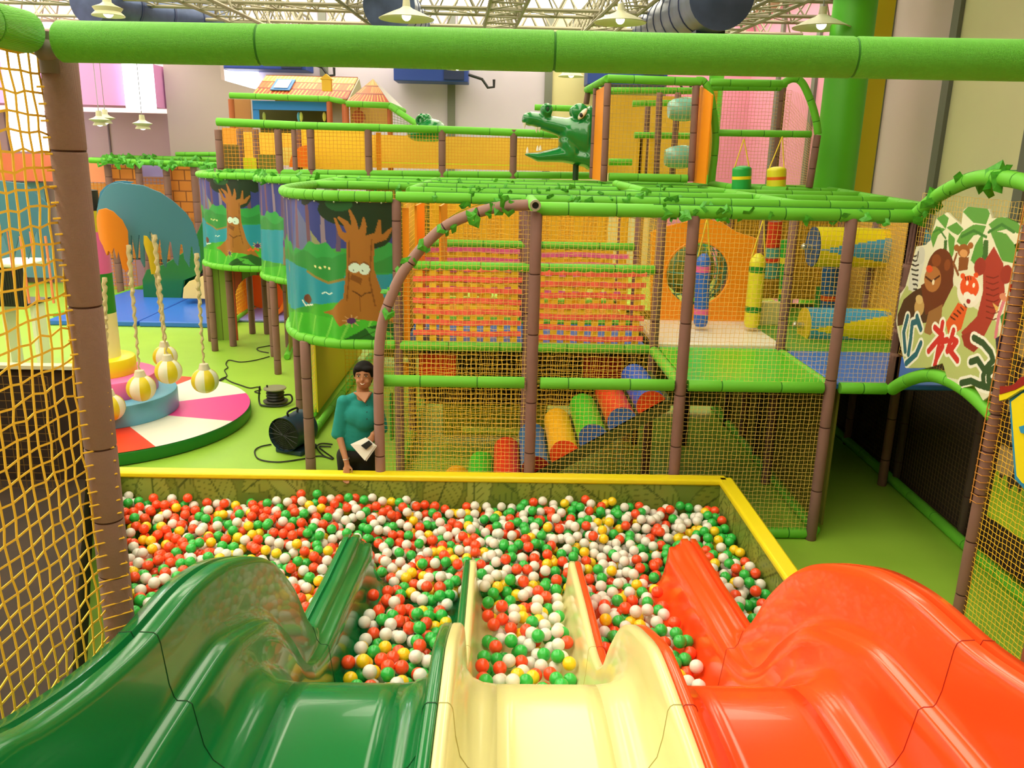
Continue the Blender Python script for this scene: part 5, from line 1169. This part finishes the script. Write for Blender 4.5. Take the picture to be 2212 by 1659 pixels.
# olive end posts go further back
for (p0, p1, cell, m) in (((471, 272), (795, 372), .06, NET), ((795, 284), (955, 372), .05, NET), ((955, 288), (1110, 374), .05, NET), ((1110, 292), (1300, 376), .05, NET)):
    a, b = T_(*p0), T_(*p1); netwall(rw, (a.x, YK+.02), (b.x, YK+.02), b.z, a.z, cell=cell, r=.0034, m=mat('amber_net', 'F0A41E', .7), wob=.15)
for (x0, y0, x1, y1, yy, m) in ((480, 284, 1300, 372, 15.6, mat('amber_wall', 'FAC23E', .7, var=.08, vscale=1.5)), (640, 277, 795, 368, 15.0, mat('gold_wall', 'FFC82A', .6)), (482, 312, 518, 372, 14.2, mat('castle_print', '6A5A1E', .7)), (557, 333, 598, 372, 14.2, mat('olive_print', '7A7A2A', .7)), (480, 276, 517, 312, 15.2, mat('orange_wall', 'F29A2E', .6)), (608, 318, 634, 358, 14.8, mat('pale_yellow_pad', 'F2D86A', .5)), (810, 352, 1200, 358, 14.4, mat('neon_rail', 'E6E61E', .5)), (525, 340, 555, 372, 14.5, mat('neon_rail', 'E6E61E', .5))):
    pxpanel(rw, (x0, y0, x1, y1), yy, m)
mb = MB(); c = A(668, 362, y=14.3); mb.slab([c]+[c+Vector((-.33*math.cos(a), 0, .36*math.sin(a))) for a in [k*math.pi/20 for k in range(11)]], (0, 1, 0), .3); mb.build('orange_hood', mat('orange_plastic', 'FF7A1A', .35), rw)
pxpanel(rw, (812, 286, 824, 372), 13.8, ORANGE, 'vinyl_strip')
# ================= tiled play house =================
hs = empty('play_house', tuple(A(640, 280, y=17)), 'play house with orange tiled roof, blue beam and skylight high at the back', 'play house')
def shingle(W_, Hh, rows, cols_=('F2B05A', 'E8823A', 'D8602A')):
    def f(U, V):
        P = Paint(U*W_, V*Hh, 'C85A2A'); rd = random.Random(3); rh = Hh/rows
        for j in range(rows):
            base = ['B8401E', 'C8663A', 'D89A4A'][min(j, 2)]; P.fill((P.Y >= j*rh) & (P.Y < (j+1)*rh), base)
            n_ = int(W_/.08)
            for i in range(n_):
                x = (i+.5*(j % 2))*.08+rd.uniform(-.008, .008); P.poly([(x, j*rh+rh*.25), (x+.028, j*rh+rh*.2), (x+.055, (j+1)*rh), (x+.02, (j+1)*rh)], ['F0A850', 'F2B868', 'F6CC80'][min(j, 2)] if rd.random() < .8 else 'E07A3A')
            P.fill(np.abs(P.Y-j*rh-.01) < .012, '8A2A14')
        return P.C, None
    return f
a0, a1, b0, b1 = A(545, 207, y=16.6), A(750, 216, y=16.6), A(575, 165, y=17.3), A(773, 170, y=17.3)
SHM = vcol_mat('print_satin', .45)
painted('tiled_roof', lambda u, v: tuple(a0.lerp(a1, u).lerp(b0.lerp(b1, u), v)), 240, 80, shingle(2.0, .5, 3), hs, SHM, .04, False)
mb = MB(); mb.slab([b0, b1, b1+Vector((0, .7, -.5)), b0+Vector((0, .7, -.5))], (0, 0, 1), .03); mb.build('roof_back', mat('roof_back', 'A85A3A', .7), hs, smooth=False)
mb = MB(); mb.slab([a1, b1, b1+Vector((0, .7, -.5))], (1, 0, 0), .03); mb.build('gable', mat('gable_pale', 'D8CFC0', .7), hs, smooth=False)
def onroof(px, py): # point on roof plane
    n_ = (a1-a0).cross(b0-a0).normalized(); d = (_f+_R*((px-CX)/FP)+_U*(-(py-CY)/FP)); t = (a0-CAMP).dot(n_)/d.dot(n_); return CAMP+d*t-Vector((0, .03, -.02))
sk = [onroof(*q) for q in ((585, 198), (627, 199), (640, 176), (600, 175))]
mb = MB(); mb.slab(sk, (0, -1, .6), .03); mb.build('skylight_frame', mat('frame_blue', '4A8AD8', .5), hs, smooth=False)
c = sum(sk, Vector())/4; mb = MB(); mb.slab([c+(q-c)*.72-Vector((0, .035, -.02)) for q in sk], (0, -1, .6), .01); mb.build('skylight_pane', mat('pane_white', 'EDEAF2', .3), bpy.data.objects['skylight_frame'], smooth=False)
p = A(707, 197, y=16.55); q = A(707, 172, y=16.55); mb = MB(); mb.box((p.x, p.y, (p.z+q.z)/2), (.17, .14, q.z-p.z)); mb.slab([(p.x-.12, p.y-.08, q.z), (p.x+.12, p.y-.08, q.z), (p.x, p.y-.08, q.z+.1)], (0, 1, 0), .16); mb.build('dormer', mat('dormer_yellow', 'E8B82E', .5), hs, smooth=False)
rail(hs, [A(496, 206, y=16.4), A(712, 214, y=16.4)], .055, .6); rail(hs, [A(712, 214, y=16.4), A(748, 221, y=16.4)], .05, .5)
pxpanel(hs, (545, 217, 708, 240), 16.7, mat('beam_blue', '1E7FE0', .45), 'beam'); pxpanel(hs, (545, 217, 562, 275), 16.72, mat('beam_blue', '1E7FE0', .45), 'beam')
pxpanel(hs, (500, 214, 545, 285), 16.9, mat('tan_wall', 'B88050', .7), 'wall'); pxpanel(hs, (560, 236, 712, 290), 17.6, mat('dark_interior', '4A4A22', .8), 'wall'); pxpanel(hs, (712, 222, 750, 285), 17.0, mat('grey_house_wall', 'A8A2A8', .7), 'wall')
for px in (499, 711, 744): q = A(px, 214, y=16.42); mb = MB(); mb.tube([(q.x, 16.42, 2.8), (q.x, 16.42, q.z)], .055, 12); mb.build('post', mat('brick_post', 'B0603A', .7), hs)
for k, (px, c) in enumerate(((645, '4AA8C8'), (650, 'C8D86A'), (570, 'A8B85A'), (700, 'D8D85A'))): p = A(px, 243, y=16.8); mb = MB(); mb.sphere((p.x, 16.8, p.z-.08), .05, 12, 8, sc=(.7, .7, 1.8)); mb.build('hanging_ornament', mat('orn_'+c, c, .5), hs)
pv = empty('roof_pavilion', tuple(A(800, 250, y=16.2)), 'small pavilion with pyramid tiled roof right of the tiled play house', 'pavilion')
a0, a1, ap = A(745, 221, y=16.1), A(843, 224, y=16.1), A(806, 170, y=16.9); a2 = A(870, 232, y=17.2)
painted('tiled_roof', lambda u, v: tuple(a0.lerp(a1, u).lerp(ap, v)), 130, 70, shingle(1.0, .5, 3), pv, SHM, .0, False)
mb = MB(); mb.slab([a1, a2, ap], (0, 0, -1), .02); mb.build('roof_side', mat('roof_white', 'D8D4D4', .7), pv, smooth=False)
rail(pv, [A(748, 224, y=16.05), A(843, 228, y=16.05), A(872, 240, y=17.1)], .055, .4); rail(pv, [A(843, 230, y=16.0), A(906, 272, y=15.6)], .055, .6)
for px in (748, 842): q = A(px, 228, y=16.1); mb = MB(); mb.tube([(q.x, 16.1, 2.8), (q.x, 16.1, q.z)], .05, 12); mb.build('post', mat('brick_post', 'B0603A', .7), pv)
p = A(774, 252, y=16.4); mb = MB(); mb.tube([p, p+Vector((0, .12, 0))], .12, 20); mb.tube([p+Vector((0, .06, .1)), p+Vector((0, .06, .4))], .03, 8); mb.build('round_paddle', mat('paddle_brown', 'A8502A', .6), pv)
pxpanel(pv, (756, 228, 842, 275), 17.4, mat('tan_wall2', 'D8A86A', .7)); a, b = A(750, 230, y=16.12), A(842, 268, y=16.12); netwall(pv, (a.x, 16.12), (b.x, 16.12), b.z, a.z, cell=.06, r=.0035, m=NETT)
a, b = A(845, 235, y=15.9), A(900, 272, y=15.9)
net(pv, lambda u, v: (a.x+u, 15.9, b.z+v*(1-u/(b.x-a.x+.05))), b.x-a.x, a.z-b.z, cell=.06, r=.0035, m=mat('green_net', '6A8A2A', .7))
# ================= crocodile heads =================
CROC = mat('croc_green', '12803A', .22, coat=.5)
def blob(name, items, m, parent, voxel=.02, smooth=6, extra=None):
    """one continuous skin grown from overlapping ellipsoids"""
    mb = MB()
    for it in items:
        (c, r, c2, r2, n_) = it if len(it) == 5 else (it[0], it[1], it[0], it[1], 0)
        for i in range(n_+1):
            f_ = i/n_ if n_ else 0; cc = Vector(c).lerp(Vector(c2), f_); rr = [a+(b-a)*f_ for a, b in zip(r, r2)]
            mb.sphere(cc, 1, 20, 12, sc=rr)
    o = mb.build(name, m, parent)
    rm = o.modifiers.new('skin', 'REMESH'); rm.mode = 'VOXEL'; rm.voxel_size = voxel; rm.use_smooth_shade = True
    sm = o.modifiers.new('smooth', 'SMOOTH'); sm.factor = .6; sm.iterations = smooth
    return o
def cap3(a, b, ra, rb): return (tuple(a), ra, tuple(b), rb, 5)
def croc(y, ox, oy, s, label, full=True):
    Z = lambda x, yy: A(ox+x*.217*s, oy+yy*.217*s, y=y)
    e = empty('crocodile_slide_head', tuple(Z(840, 1100)), label, 'crocodile head')
    k = (Z(100, 0)-Z(0, 0)).length/100   # metres per reading unit
    it = []
    def el(x, yy, rx, ry, rz, x2=None, y2=None, rx2=None, ry2=None, rz2=None, n_=10):
        c = tuple(Z(x, yy)); r = (rx*k, ry*k, rz*k)
        if x2 is None: it.append((c, r))
        else: it.append((c, r, tuple(Z(x2, y2)), (rx2*k, ry2*k, rz2*k), n_))
    # upper jaw
    el(215, 625, 90, 115, 66, 330, 650, 85, 130, 78, 6); el(330, 665, 80, 130, 75, 560, 720, 110, 170, 100, 8); el(150, 650, 30, 70, 22, 200, 670, 40, 100, 32, 3)
    # head block
    el(600, 760, 120, 190, 140, 760, 800, 130, 210, 250, 6); el(780, 640, 80, 190, 120, 800, 960, 70, 190, 150, 6); el(560, 870, 75, 180, 120, 620, 960, 90, 190, 110, 4)
    el(800, 700, 60, 190, 200, 800, 1010, 70, 200, 130, 6)
    # lower jaw
    el(190, 985, 42, 90, 16, 300, 1010, 60, 120, 48, 5); el(300, 1010, 60, 120, 48, 540, 985, 90, 160, 80, 8); el(540, 985, 90, 160, 78, 760, 1020, 100, 190, 90, 6)
    # nostril and brow bumps
    for sy in (-95, 95):
        c = Z(370, 545); it.append(((c.x, c.y+sy*k, c.z), (62*k, 52*k, 68*k)))
        c = Z(690, 560); it.append(((c.x, c.y+sy*1.3*k, c.z), (88*k, 70*k, 78*k)))
    o = blob('head', it, CROC, e, .017, 5)
    fy = y-175*k
    if full:
        for sy in (-1,):
            c = Z(375, 545); mb = MB(); P_ = Vector((c.x-.0, c.y-148*k, c.z+5*k)); mb.tube([P_+Vector((28*k*math.cos(a), 0, 34*k*math.sin(a))) for a in [2*math.pi*i/20 for i in range(20)]], 12*k, 8, closed=True); mb.build('nostril_ring', CROC, e)
            mb = MB(); mb.sphere(P_, 24*k, 14, 8, sc=(1, .4, 1.1)); mb.build('nostril', mat('croc_dark', '063A1A', .5), o)
            c = Z(712, 590); rot = Matrix.Rotation(-.7, 3, 'Y'); mb = MB(); mb.sphere((c.x, c.y-192*k, c.z), 1, 20, 12, sc=(66*k, 22*k, 26*k), rot=Matrix.Rotation(-.9, 3, 'Y')); mb.build('eye_white', mat('eye_white', 'F0ECD8', .3), e)
            c = Z(698, 602); mb = MB(); mb.sphere((c.x, c.y-207*k, c.z), 20*k, 14, 10, sc=(1, .5, 1.15)); mb.build('pupil', BLACK, [q for q in e.children if q.name.startswith('eye_white')][0])
        for (x, yy, h, r) in ((150, 670, 58, 15), (268, 715, 55, 16), (296, 715, 50, 15)):
            c = Z(x, yy); mb = MB(); mb.lathe([(r*k, 0), (r*.8*k, -h*.5*k), (2*k, -h*k)], (c.x, c.y-88*k, c.z), 10); mb.build('upper_tooth', WHITE, e)
        for (x, yy, h, r) in ((178, 968, 58, 14), (278, 950, 55, 15), (305, 945, 52, 15)):
            c = Z(x, yy); mb = MB(); mb.lathe([(r*k, 0), (r*.8*k, h*.5*k), (2*k, h*k)], (c.x, c.y-88*k, c.z), 10); mb.build('lower_tooth', WHITE, e)
        p = Z(665, 1060); mb = MB(); mb.tube([(p.x, y, p.z), (p.x, y, 2.8)], .045, 12); mb.build('support_post', mat('croc_dark', '063A1A', .5), e)
    return e
croc(12.95, 1100, 120, 1.0, 'big green crocodile head with open jaws and white teeth beside the tower')
e = empty('crocodile_slide_head', tuple(A(920, 290, y=14.6)), 'top of a second green crocodile head poking up behind the back handrail', 'crocodile head')
g_ = lambda x, yy: A(x, yy, y=14.6)
blob('head', [(tuple(g_(912, 262)), (.11, .14, .13)), (tuple(g_(924, 256)), (.07, .1, .08)), cap3(g_(935, 282), g_(905, 290), (.24, .3, .19), (.2, .3, .12))], CROC, e, .02, 4)
c = g_(908, 260); mb = MB(); mb.tube([Vector((c.x+.05*math.cos(a), 14.47, c.z+.06*math.sin(a))) for a in [2*math.pi*i/20 for i in range(20)]], .02, 8, closed=True); mb.build('nostril_ring', CROC, e)
# ================= rear tower =================
YT = 11.65; tw = empty('tower_frame', (2.9, YT, 2.8), 'tall rear tower frame with amber panels and two green arched side rails', 'play frame')
Q = lambda px, py, y=YT: A(px, py, y=y)
def trail(pts, r=.05, sl=.5, **k): return rail(tw, pts, r, sl, **k)
trail([Q(1312, 170), Q(1515, 177)], .055); trail([Q(1315, 382), Q(1485, 386)], .055); trail([Q(1312, 170), Q(1268, 194, 13.4)], .05); trail([Q(1268, 196, 13.4), Q(1500, 196, 13.4)], .05)
trail([Q(1535, 178), Q(1700, 181)], .05); trail([Q(1535, 189, 12.8), Q(1690, 190, 12.8)], .045); trail([Q(1550, 287), Q(1752, 290)], .045, .35)
trail(spline([Q(1503, 174), Q(1520, 176), Q(1533, 198), Q(1541, 240), Q(1546, 290), Q(1543, 340), Q(1535, 398)], 8), .05, .3)
trail(spline([Q(1688, 182), Q(1712, 170), Q(1732, 178), Q(1750, 215), Q(1762, 255), Q(1767, 290)], 8), .05, .3)
trail([Q(1535, 398), Q(1600, 408, 11.0), Q(1700, 412, 10.6)], .05); trail([Q(1330, 398, 10.6), Q(1392, 414, 9.4)], .05)
def tp(a, b, y=YT, r=.048):
    p, q = Q(*a, y), Q(*b, y); mb = MB(); foam_tube(mb, [(q.x, y, q.z), (p.x, y, p.z)], r, .35); return mb.build('post', [BROWN, BROWN2], tw)
tp((1313, 180), (1304, 392)); tp((1504, 185), (1492, 392)); tp((1766, 292), (1748, 405)); tp((1288, 190), (1279, 385), 12.6, .045); tp((1692, 186), (1672, 388), 12.8); tp((1270, 200), (1266, 225), 13.4, .045)
tp((1425, 200), (1418, 380), 13.3); tp((1465, 200), (1452, 380), 13.3); tp((1400, 220), (1392, 375), 15.0)
def tsheet(a, b, ya, yb2, m, z0=None, z1=None, name='vinyl_panel'):
    p, q = Q(a[0], a[1], ya), Q(b[0], b[1], yb2); mb = MB(); mb.slab([(p.x, ya, 2.88), (q.x, yb2, 2.88), (q.x, yb2, q.z), (p.x, ya, p.z)], (1, 0, 0), .02); return mb.build(name, m, tw, smooth=False)
tsheet((1309, 184), (1288, 196), 11.7, 12.55, ORANGE); tsheet((1513, 186), (1538, 205), 11.75, 11.3, ORANGE)
pxpanel(tw, (1320, 205, 1500, 378), 16.0, mat('amber_wall', 'FAC23E', .7, var=.08, vscale=1.5)); pxpanel(tw, (1500, 190, 1535, 378), 13.2, mat('golden_panel', 'EDBE2A', .6))
for px in (1383, 1404, 1375): pxpanel(tw, (px, 298, px+9, 375), 13.9, PVCY, 'amber_strap')
trail([Q(1366, 224, 14.5), Q(1480, 222, 14.5)], .05); trail([Q(1370, 292, 13.9), Q(1505, 294, 13.9)], .05); trail([Q(1155, 232, 14.6), Q(1285, 236, 14.6)], .05); trail([Q(1315, 350, 15.0), Q(1365, 350, 15.0)], .06)
tn = mat('tan_net2', 'D8A860', .7)
for (a, b, y) in (((1318, 182), (1497, 380), YT+.05), ((1545, 192), (1690, 388), 12.85)):
    p, q = Q(a[0], a[1], y), Q(b[0], b[1], y); netwall(tw, (p.x, y), (q.x, y), q.z, p.z, cell=.052, r=.0024, m=tn, wob=.15)
p, q = Q(1692, 190, 12.8), Q(1764, 292, YT)
net(tw, lambda u, v: (p.x+(q.x-p.x)*u/1.2, 12.8+(YT-12.8)*u/1.2, 2.86+v*(1.32-.62*(u/1.2)**3)/1.3), 1.2, 1.3, cell=.052, r=.0024, m=tn)
# see-through barrels
for (px, py, y, lab) in ((1462, 238, 12.6, 'upper pale blue barrel tunnel with red end in the tower'), (1454, 341, 12.6, 'lower pale blue barrel tunnel in the tower')):
    a, b = Q(px, py, y), Q(px+42, py-3, y); b.y += .0; e = empty('barrel_tunnel', tuple(a), lab, 'barrel tunnel')
    mb = MB(); rr = .16; a = a-Vector((.12, 0, 0)); mb.tube([a+(b-a)*k/6 for k in range(7)], rr, 28, rs=[rr*.7, rr*.92, rr, rr*1.05, rr*1.05, rr, rr*.95]); mb.build('barrel', mat('aqua_plastic', '8AC8B8', .25, coat=.3), e)
    mb = MB(); mb.sphere(b+Vector((.03, -.02, 0)), .16 if py < 300 else .1, 20, 12, sc=(.8, 1, 1)); mb.build('red_end', mat('barrel_red', 'B8301E', .4), e)
# ================= the woman by the pit =================
Y0 = 6.62
SK = mat('skin', 'B07A58', .5, spec=.4); TEAL = mat('teal_cotton', '0E8A86', .8, bump=(250, .3)); BLK = mat('black_trousers', '101012', .85); HAIR = mat('black_hair', '0C0908', .75, spec=.2)
def W(px, py, y=Y0): return A(px, py, y=y)
pe = empty('person', (W(770, 900).x, Y0+.05, 0), 'smiling person in teal shirt leaning by the arch post, hand on pit edge', 'person')
hc_ = W(786, 812); nk = W(783, 842)
sL, sR = W(742, 868), W(812, 868, Y0+.06)
hipc = W(768, 975)
def cap(a, b, ra, rb, n_=8): return (tuple(a), ra, tuple(b), rb, n_)
R3 = lambda r: (r, r, r)
elb1 = W(731, 935, 6.60); wr1 = W(749, 1000, 6.47); elb2 = W(826, 925, 6.66); wr2 = W(806, 938, 6.50); hand2 = W(797, 955, 6.46)
body = [((hc_.x, hc_.y+.005, hc_.z+.02), (.078, .088, .095)), ((hc_.x, hc_.y-.02, hc_.z-.045), (.064, .062, .062)), ((hc_.x-.0, hc_.y-.035, hc_.z-.075), (.03, .03, .026)),
        cap(nk+Vector((0, .01, .02)), nk+Vector((0, .02, -.09)), R3(.05), R3(.062), 6),
        cap(nk+Vector((0, .03, -.10)), hipc+Vector((0, .05, .05)), (.10, .055, .05), (.12, .08, .08), 8),
        cap(sL+Vector((.02, .03, -.03)), sR+Vector((-.02, .03, -.03)), R3(.04), R3(.04), 8),
        cap(sL, elb1, R3(.044), R3(.036)), cap(elb1, wr1, R3(.034), (.024, .021, .024), 10),
        cap(sR, elb2, R3(.042), R3(.036)), cap(elb2, wr2, R3(.034), (.024, .021, .024), 8),
        cap(hipc+Vector((-.075, .05, -.06)), Vector((hipc.x-.09, Y0+.06, .48)), R3(.085), R3(.06), 8), cap(hipc+Vector((.075, .05, -.06)), Vector((hipc.x+.08, Y0+.06, .48)), R3(.085), R3(.06), 8),
        cap(Vector((hipc.x-.09, Y0+.06, .48)), Vector((hipc.x-.09, Y0+.08, .09)), R3(.058), R3(.038), 8), cap(Vector((hipc.x+.08, Y0+.06, .48)), Vector((hipc.x+.08, Y0+.08, .09)), R3(.058), R3(.038), 8),
        cap(Vector((hipc.x-.09, Y0+.08, .04)), Vector((hipc.x-.1, Y0-.08, .035)), (.04, .05, .035), (.038, .05, .025), 4), cap(Vector((hipc.x+.08, Y0+.08, .04)), Vector((hipc.x+.1, Y0-.08, .035)), (.04, .05, .035), (.038, .05, .025), 4),
        ((hc_.x, hc_.y-.088, hc_.z-.012), (.012, .018, .016)), ((hc_.x, hc_.y-.08, hc_.z+.012), (.009, .012, .022)),   # nose
        ((hc_.x-.034, hc_.y-.066, hc_.z-.03), (.022, .018, .018)), ((hc_.x+.034, hc_.y-.066, hc_.z-.03), (.022, .018, .018)),  # cheeks
        ((hc_.x-.075, hc_.y+.005, hc_.z-.005), (.010, .018, .028)), ((hc_.x+.075, hc_.y+.005, hc_.z-.005), (.010, .018, .028))]
# hand 1 hangs over the yellow edge, hand 2 holds paper and phone
def hand(w_, d, side, curl, thumb, L_=.085):
    """palm + five fingers; w_ wrist, d pointing direction, side = across the palm towards the thumb, curl = bend direction"""
    d = d.normalized(); side = side.normalized(); out = []
    pc_ = w_+d*.045; out.append(cap(w_, w_+d*.075, (.021, .017, .021), (.030, .017, .027), 6)); out.append(cap(w_+d*.05-side*.018, w_+d*.075+side*.018, R3(.015), R3(.015), 4))
    for k, (off, ln) in enumerate(((.027, .068), (.009, .076), (-.009, .071), (-.026, .056))):
        b = w_+d*.08+side*off; m1 = b+d*ln*.45+curl*.006; m2 = b+d*ln*.78+curl*.02; t = b+d*ln*.95+curl*.036
        out += [cap(b, m1, R3(.0088), R3(.0082), 5), cap(m1, m2, R3(.0082), R3(.0076), 4), cap(m2, t, R3(.0076), R3(.0066), 4)]
    b = w_+d*.025+side*.022; m1 = b+(d*.6+side*.8+thumb*.2).normalized()*.035; t = m1+(d*.95+side*.25+curl*.3).normalized()*.03
    out += [cap(b, m1, R3(.0115), R3(.0098), 5), cap(m1, t, R3(.0096), R3(.0080), 4)]
    return out
tip1 = W(752, 1030, 6.40); body += hand(wr1, Vector((.01, -.35, -1)), Vector((1, -.2, 0)), Vector((0, -1, -.2)), Vector((0, -1, 0)))
body += hand(wr2, hand2-wr2+Vector((-.02, 0, -.06)), Vector((-1, -.1, -.2)), Vector((-.4, .5, -.3)), Vector((0, -1, 0)))
blob('body', body, SK, pe, .0075, 4)
# shirt
sh = [((nk.x, nk.y+.03, nk.z-.125), (.125, .085, .06)), ((nk.x, nk.y+.05, nk.z-.07), (.085, .06, .05)), cap(nk+Vector((0, .03, -.115)), nk+Vector((0, .04, -.19)), (.135, .09, .05), (.165, .115, .08), 4), cap(nk+Vector((0, .03, -.2)), hipc+Vector((0, .05, .06)), (.155, .11, .08), (.155, .115, .08), 8),
      cap(sL+Vector((.01, .02, -.01)), nk+Vector((-.05, .03, -.06)), (.052, .06, .05), (.04, .05, .04), 6), cap(sR+Vector((-.01, .0, -.01)), nk+Vector((.05, .03, -.06)), (.052, .06, .05), (.04, .05, .04), 6), cap(sL+Vector((.02, .02, -.04)), sR+Vector((-.02, .02, -.04)), (.055, .07, .055), (.055, .07, .055), 8), cap(sL, elb1+Vector((.0, 0, -.01)), R3(.058), (.062, .055, .05), 8), cap(sR, elb2+Vector((0, 0, .0)), R3(.055), R3(.05), 8),
      ((nk.x-.045, nk.y-.01, nk.z-.22), (.11, .09, .11)), ((nk.x+.055, nk.y-.01, nk.z-.22), (.11, .09, .11)), ((nk.x+.005, nk.y-.02, nk.z-.24), (.10, .09, .12))]
blob('shirt', sh, TEAL, pe, .011, 3)
mb = MB(); v0 = W(763, 847, Y0-.065); v1 = W(803, 846, Y0-.065); v2 = W(788, 869, Y0-.118)
mb.grid(lambda u, v: tuple((v0.lerp(v1, u)).lerp(v2, v)+Vector((0, -.004, 0))), 8, 8); o = mb.build('neck_skin', SK, pe); s_ = o.modifiers.new('t', 'SOLIDIFY'); s_.thickness = .03; s_.offset = 1
for py in (874, 889, 904): b = W(793, py, Y0-.1); mb = MB(); mb.sphere((b.x, Y0-.112, b.z), .006, 8, 6); mb.build('button', mat('button_dark', '0A4A4A', .4), pe)
tr = [((hipc.x, hipc.y+.05, hipc.z-.03), (.165, .12, .09)), cap(hipc+Vector((-.075, .05, -.06)), Vector((hipc.x-.09, Y0+.06, .48)), R3(.1), R3(.075), 8), cap(hipc+Vector((.075, .05, -.06)), Vector((hipc.x+.08, Y0+.06, .48)), R3(.1), R3(.075), 8),
      cap(Vector((hipc.x-.09, Y0+.06, .48)), Vector((hipc.x-.09, Y0+.08, .1)), R3(.072), R3(.06), 8), cap(Vector((hipc.x+.08, Y0+.06, .48)), Vector((hipc.x+.08, Y0+.08, .1)), R3(.072), R3(.06), 8)]
blob('trousers', tr, BLK, pe, .014, 3)
hr_ = [((hc_.x, hc_.y+.02, hc_.z+.036), (.088, .092, .09)), ((hc_.x-.066, hc_.y+.0, hc_.z+.035), (.022, .05, .05)), ((hc_.x+.066, hc_.y+.0, hc_.z+.035), (.022, .05, .05)), ((hc_.x, hc_.y+.09, hc_.z-.05), (.06, .05, .06)), ((hc_.x+.03, hc_.y-.045, hc_.z+.072), (.045, .04, .025)), ((hc_.x-.03, hc_.y-.045, hc_.z+.072), (.045, .04, .025))]
blob('hair', hr_, HAIR, pe, .008, 3)
for s in (-1, 1):
    c = Vector((hc_.x+s*.030, hc_.y-.076, hc_.z+.018)); mb = MB(); mb.sphere(c, .0115, 14, 10, sc=(1.1, .6, .62)); o = mb.build('eye', mat('eye_ball', 'E8E2DA', .3), pe)
    mb = MB(); mb.sphere(c+Vector((0, -.0052, 0)), .0058, 10, 8, sc=(1, .45, 1)); mb.build('iris', mat('dark_iris', '1A0E08', .3), o)
    mb = MB(); mb.tube([c+Vector((-.017, -.004, .014)), c+Vector((0, -.008, .020)), c+Vector((.017, -.003, .014))], .0028, 6); mb.build('eyebrow', HAIR, pe)
    mb = MB(); mb.tube([c+Vector((-.013, -.004, .005)), c+Vector((0, -.008, .0078)), c+Vector((.013, -.004, .005))], .0016, 5); mb.build('eyelid', HAIR, pe)
mb = MB(); mc = Vector((hc_.x, hc_.y-.088, hc_.z-.048)); mb.tube(spline([mc+Vector((-.024, .012, .006)), mc+Vector((0, 0, -.003)), mc+Vector((.024, .012, .006))], 5), .0045, 8); mb.build('lips', mat('lips', '9A4A42', .45), pe)
mb = MB(); mb.tube(spline([mc+Vector((-.018, .008, .005)), mc+Vector((0, -.003, -.001)), mc+Vector((.018, .008, .005))], 5), .0028, 8); mb.build('teeth', mat('teeth', 'EDE8DC', .3), pe)
mb = MB(); c = W(748, 991, 6.475); mb.tube([c+Vector((.026*math.cos(a), .024*math.sin(a), .006*math.cos(a))) for a in [2*math.pi*i/20 for i in range(20)]], .003, 6, closed=True); mb.build('bangle', STEEL, pe)
mb = MB(); c = wr2.lerp(elb2, .18); mb.tube([c+Vector((.010*math.cos(a), .026*math.sin(a), .028*math.cos(a+.5))) for a in [2*math.pi*i/20 for i in range(20)]], .0032, 6, closed=True); mb.build('wrist_watch', STEEL, pe)
pp = [W(757, 960, 6.43), W(790, 945, 6.45), W(811, 962, 6.42), W(788, 995, 6.40)]
mb = MB(); mb.slab(pp, (0, 1, .2), .002); o = mb.build('paper_sheet', mat('paper_white', 'EDEBE6', .6), smooth=False); meta(o, 'white folded paper held in the hand of the person in teal', 'paper')
mb = MB(); mb.slab([p+Vector((.012, .006, -.008)) for p in pp], (0, 1, .2), .002); c_ = mb.build('inner_sheet', mat('paper_grey', 'CFCDC8', .6), o, smooth=False)
ph = [W(780, 962, 6.415), W(797, 951, 6.425), W(805, 959, 6.41), W(791, 971, 6.40)]
mb = MB(); mb.slab(ph, (0, -1, .1), .009); o = mb.build('mobile_phone', BLACK, smooth=False); meta(o, 'small black phone held on top of the white paper', 'phone')
mb = MB(); c4 = sum(ph, Vector())/4; mb.slab([c4+(q-c4)*.82+Vector((0, -.009, .001)) for q in ph], (0, -1, .1), .001); mb.build('phone_screen', mat('screen_dark', '1A1C22', .1), o, smooth=False)
